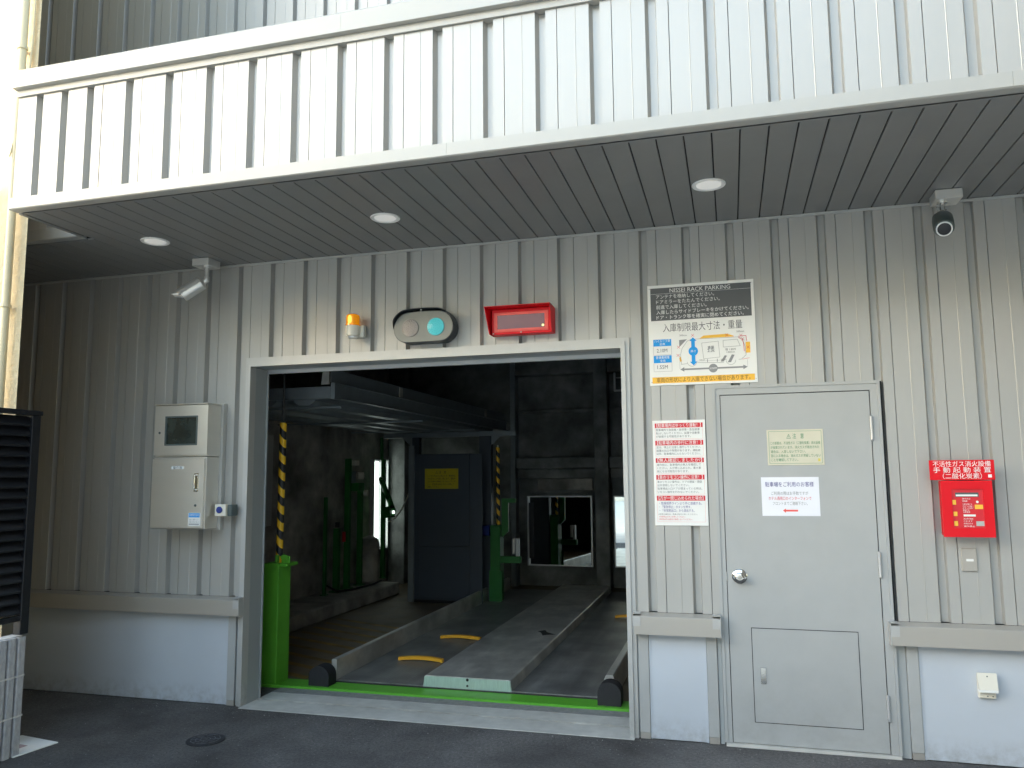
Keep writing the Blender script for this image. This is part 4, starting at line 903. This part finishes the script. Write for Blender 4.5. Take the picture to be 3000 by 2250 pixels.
for x, lb in ((-.386, 'small green bracket behind the entrance lintel at the left'), (2.0, 'small green bracket behind the entrance lintel at the right')):
    T = thing('lintel_bracket', lb, 'bracket', (x, .45, 2.5), 'green brackets behind the lintel')
    build('clip', MB().bbox(x, x+.06, .40, .44, 2.482, 2.525, .003), 'green', T); build('pulley', MB().tube([(x-.03, .42, 2.515), (x-.01, .42, 2.515)], .022, 12), 'green', T, smooth=True)
T = thing('wall_bracket', 'pale steel bracket high on the back wall near the right jamb', 'bracket', (1.25, 6.3, 2.95))
build('upright', MB().bbox(1.165, 1.19, 6.30, 6.38, 2.86, 3.14, .003), 'frame', T); build('shelf', MB().bbox(1.19, 1.6, 6.30, 6.38, 2.86, 2.885, .003).bbox(1.19, 1.6, 6.35, 6.38, 3.06, 3.075, .003), 'frame', T)

# ------------------------------------------------------------------ cream building on the left
T = thing('cream_building', 'cream stucco house wall beside the parking garage, sunlit at the top', 'building', (-6, -1.2, 0))
CY = -1.2; CX = -1.612
build('wall', MB().prism([(CX, CY), (-3.6, .35), (-3.6, 8), (-14, 8), (-14, CY)], 0, 11, 'z'), 'stucco', T)
build('stucco_joint', MB().box(-14, CX-.12, CY-.0025, CY-.0005, 4.30, 4.306), 'pipe', T)
pp = build('drainpipe', MB().tube([(-1.688, CY-.055, .25), (-1.688, CY-.055, 10.6)], .0255, 16), 'pipe', T, smooth=True)
for z in (1.0, 2.76, 4.52, 6.3): build('pipe_clip', MB().tube([(-1.688, CY-.055, z-.009), (-1.688, CY-.055, z+.009)], .033, 16).box(-1.735, -1.716, CY-.06, CY-.001, z-.008, z+.008), 'pipe', pp)
cab = MB().tube([(-1.64, CY-.025, 5.2), (-1.645, CY-.02, 4.6), (-1.66, CY-.03, 4.2), (-1.70, CY-.09, 3.75)], .006, 6)
build('cable', cab, 'pipe', T, smooth=True)

# ------------------------------------------------------------------ boundary wall and louvred fence
T = thing('block_wall', 'low grey split face block wall standing at the left edge', 'wall', (-1.5, -2.6, 0))
bl = None; H = .2345
def block(y0, y1, z0, z1):
    # ribbed block: vertical ribs 70 mm wide with recessed grooves on the face x=-1.41
    n = max(1, int(round((y1-y0)/.0665))); st = (y1-y0)/n; p = []
    for k in range(n):
        a = y0+st*k; p += [(-1.440, a), (-1.440, a+.004), (-1.414, a+.007), (-1.410, a+.014), (-1.410, a+st-.014), (-1.414, a+st-.007), (-1.440, a+st-.004), (-1.440, a+st)]
    q = [(x, y) for x, y in p]+[(-1.53, y1), (-1.53, y0)]
    return MB().prism(q, z0, z1, 'z')
cach = {}
for r_ in range(3):
    z0 = .0 + H*r_ + .004; y = -1.200
    off = (0, .20, 0)[r_]; first = True
    while y > -4.6:
        L = .392 if not (first and off) else .192
        key = (round(L, 3)); y0 = y-L
        if key in cach: instance(cach[key][0], 'block', T, (cach[key][1], y-L/2, z0))
        else:
            ob = build('block', block(y0, y, z0, z0+H-.010), 'block', T); cach[key] = (ob.data, ORG[ob.name].x)
        y = y0-.008; first = False
build('mortar', MB().box(-1.440, -1.412, -4.6, -1.2005, .2385-.0095, .2385-.0005).box(-1.440, -1.412, -4.6, -1.2005, .473-.0095, .473-.0005), 'mortar', T); build('mortar', MB().box(-1.524, -1.442, -4.62, -1.203, .001, .700), 'mortar', T)
T = thing('louvred_fence', 'black louvred aluminium fence panel above the low block wall', 'fence', (-1.43, -2.6, .79))
build('end_post', MB().bbox(-1.46, -1.405, -1.262, -1.200, .712, 2.045, .003), 'fence', T)
build('end_post', MB().bbox(-1.46, -1.405, -4.30, -4.24, .712, 2.045, .003), 'fence', T)
build('top_rail', MB().bbox(-1.465, -1.400, -4.31, -1.190, 2.046, 2.075, .003), 'fence', T)
build('bottom_rail', MB().bbox(-1.46, -1.404, -4.31, -1.198, .79, .815, .003) if False else MB().bbox(-1.455, -1.403, -4.238, -1.264, .795, .825, .003), 'fence', T)
sl_ = None; ns = 19; dz = (2.04-.835)/ns
for k in range(ns):
    z = .832+dz*k
    if sl_ is None:
        sl_ = build('slat', MB().prism([(-1.452, z+dz*.95), (-1.450, z+dz*1.05), (-1.409, z+.012), (-1.411, z+.002), (-1.418, z+.002)], -4.238, -1.264, 'y'), 'fence', T); so_ = ORG[sl_.name].copy(); z_0 = z
    else: instance(sl_.data, 'slat', T, (so_.x, so_.y, so_.z+(z-z_0)))
build('fence_back', MB().box(-1.470, -1.466, -4.24, -1.262, .83, 2.04), 'fence', T)

# ------------------------------------------------------------------ things on the ground
o = thing('ground_board', 'white flat sheet lying on the asphalt at the foot of the block wall', 'sheet', (-1.6, -1.05, 0))
P0 = Vector((-1.36, -.972, 0)); e1 = Vector((-.34, .052, 0)); e2 = Vector((-.035, -.228, 0))*1.25
build('sheet', MB().prism([tuple((P0)[:2]), tuple((P0+e1)[:2]), tuple((P0+e1+e2)[:2]), tuple((P0+e2)[:2])], .0015, .0075, 'z'), 'white', o)
c0 = P0+e1*.32+e2*.42; a_, b_ = e1*.20, e2*.24
printed('printed_patch', MB().add([(*(c0)[:2], .0085), (*(c0+a_)[:2], .0085), (*(c0+a_+b_)[:2], .0085), (*(c0+b_)[:2], .0085)], [(3, 2, 1, 0)]), mat('faded_red_print', (.38, .28, .28), .6), o)
mc = (-.487, -.70)
T = thing('manhole_cover', 'small round iron cover set in the asphalt left of the entrance', 'manhole cover', (mc[0], mc[1], 0))
build('rim', MB().lathe([(.118, 0), (.118, .005), (.106, .005), (.106, .003)], (mc[0], mc[1], .001), (0, 0, 1), 40), 'iron', T)
build('lid', MB().lathe([(.103, .0), (.103, .006), (.0, .0062)], (mc[0], mc[1], .001), (0, 0, 1), 40), 'iron', T)
rib = MB()
for r_ in (.030, .060, .088):
    n = 36
    for k in range(n):
        if (k*7+int(r_*100)) % 5 == 0: continue
        a, b = 2*math.pi*k/n, 2*math.pi*(k+1)/n
        rib.add([(mc[0]+q_*math.cos(c_), mc[1]+q_*math.sin(c_), z) for z in (.0072, .0092) for (q_, c_) in ((r_-.003, a), (r_+.003, a), (r_+.003, b), (r_-.003, b))],
                [(4, 5, 6, 7), (0, 1, 5, 4), (1, 2, 6, 5), (2, 3, 7, 6), (3, 0, 4, 7)])
for a in range(0, 360, 45):
    c_, s_ = math.cos(R(a+20)), math.sin(R(a+20)); rib.tube([(mc[0]+c_*.034, mc[1]+s_*.034, .0075), (mc[0]+c_*.084, mc[1]+s_*.084, .0075)], .0025, 4)
build('tread_pattern', rib, 'ironlight', T)
printed('lid_lettering', MB().add([(v[0], v[2], .0098) for v in MB().text('消', mc[0], mc[1]-.002, .030, 0, align='c').v], MB().text('消', mc[0], mc[1], .030, 0, align='c').f), 'ironlight', T)

# ------------------------------------------------------------------ unseen blocks added around the viewer to shade the garage and steer light
EDGE = -2.12-SUN_T*(FAR-1.486)
def opposite(name, x0, x1, y0, y1, h, m, label, floors, nx):
    T = thing(name, label, 'building', ((x0+x1)/2, y1, 0))
    build('wall', MB().box(x0, x1, y0, y1, 0, h), m, T)
    build('parapet', MB().box(x0-.05, x1+.0, y0-.05, y1+.05, h+.002, h+.25), m, T)
    for fl in range(floors):
        for i in range(nx):
            xa = x0+(x1-x0)*(i+.28)/nx; xb = x0+(x1-x0)*(i+.72)/nx; za = 1.0+fl*3.0
            f = build('window', MB().box(xa-.05, xb+.05, y1+.001, y1+.05, za-.05, za+1.35), 'frame', T)
            build('pane', MB().box(xa, xb, y1+.0505, y1+.056, za, za+1.3), 'glass', f)
opposite('unseen_shade_house', -75, EDGE-.02, -FAR-9, -FAR, 3.42+math.tan(SUN_EL)*(FAR-1.2)*math.sqrt(1+SUN_T**2), 'oppcream', 'unseen cream house added across the street to the left to shade the lower cream wall', 2, 6)  # added out of view; roof height set by where the cream wall's sun ends
opposite('unseen_shade_apartment', EDGE, 24, -FAR-11, -FAR, 7.4+math.tan(SUN_EL)*(FAR+.2)*math.sqrt(1+SUN_T**2), 'oppgrey', 'unseen pale block added across the street to keep sun off the garage and bounce light', 4, 8)  # added out of view; height and width set to block sun and low sky

opposite('unseen_dark_side_block', 7.3, 16, -14, -1.7, 11, 'oppdark', 'unseen dark block added beyond the right end of the garage to cut light from the right', 3, 3)  # added out of view so that right-facing groove sides go dark

# loose grit along the foot of the wall and over the asphalt
gm = MB(); rg = random.Random(3)
for k in range(900):
    x = rg.uniform(-2.6, 4.6); y = -.02-abs(rg.gauss(0, .10)) if rg.random() < .55 else rg.uniform(-1.8, -.1)
    if -.7 < x < 2.13 and y > -.075: y -= .08
    r_ = rg.uniform(.0012, .0042)*(1.5 if rg.random() < .06 else 1); a = rg.uniform(0, 6.28)
    p = [(x+r_*math.cos(a+q_*2.09)*rg.uniform(.7, 1.2), y+r_*math.sin(a+q_*2.09)*rg.uniform(.7, 1.2), .0008) for q_ in range(3)]
    gm.add(p+[(x, y, r_*1.1)], [(0, 1, 3), (1, 2, 3), (2, 0, 3)])
o = build('grit', gm, mat('pale_grit', (.26, .25, .23), .9, noise=.3, nscale=60)); o['kind'] = 'stuff'; o['label'] = 'pale loose grit scattered on the asphalt along the wall'; o['category'] = 'grit'
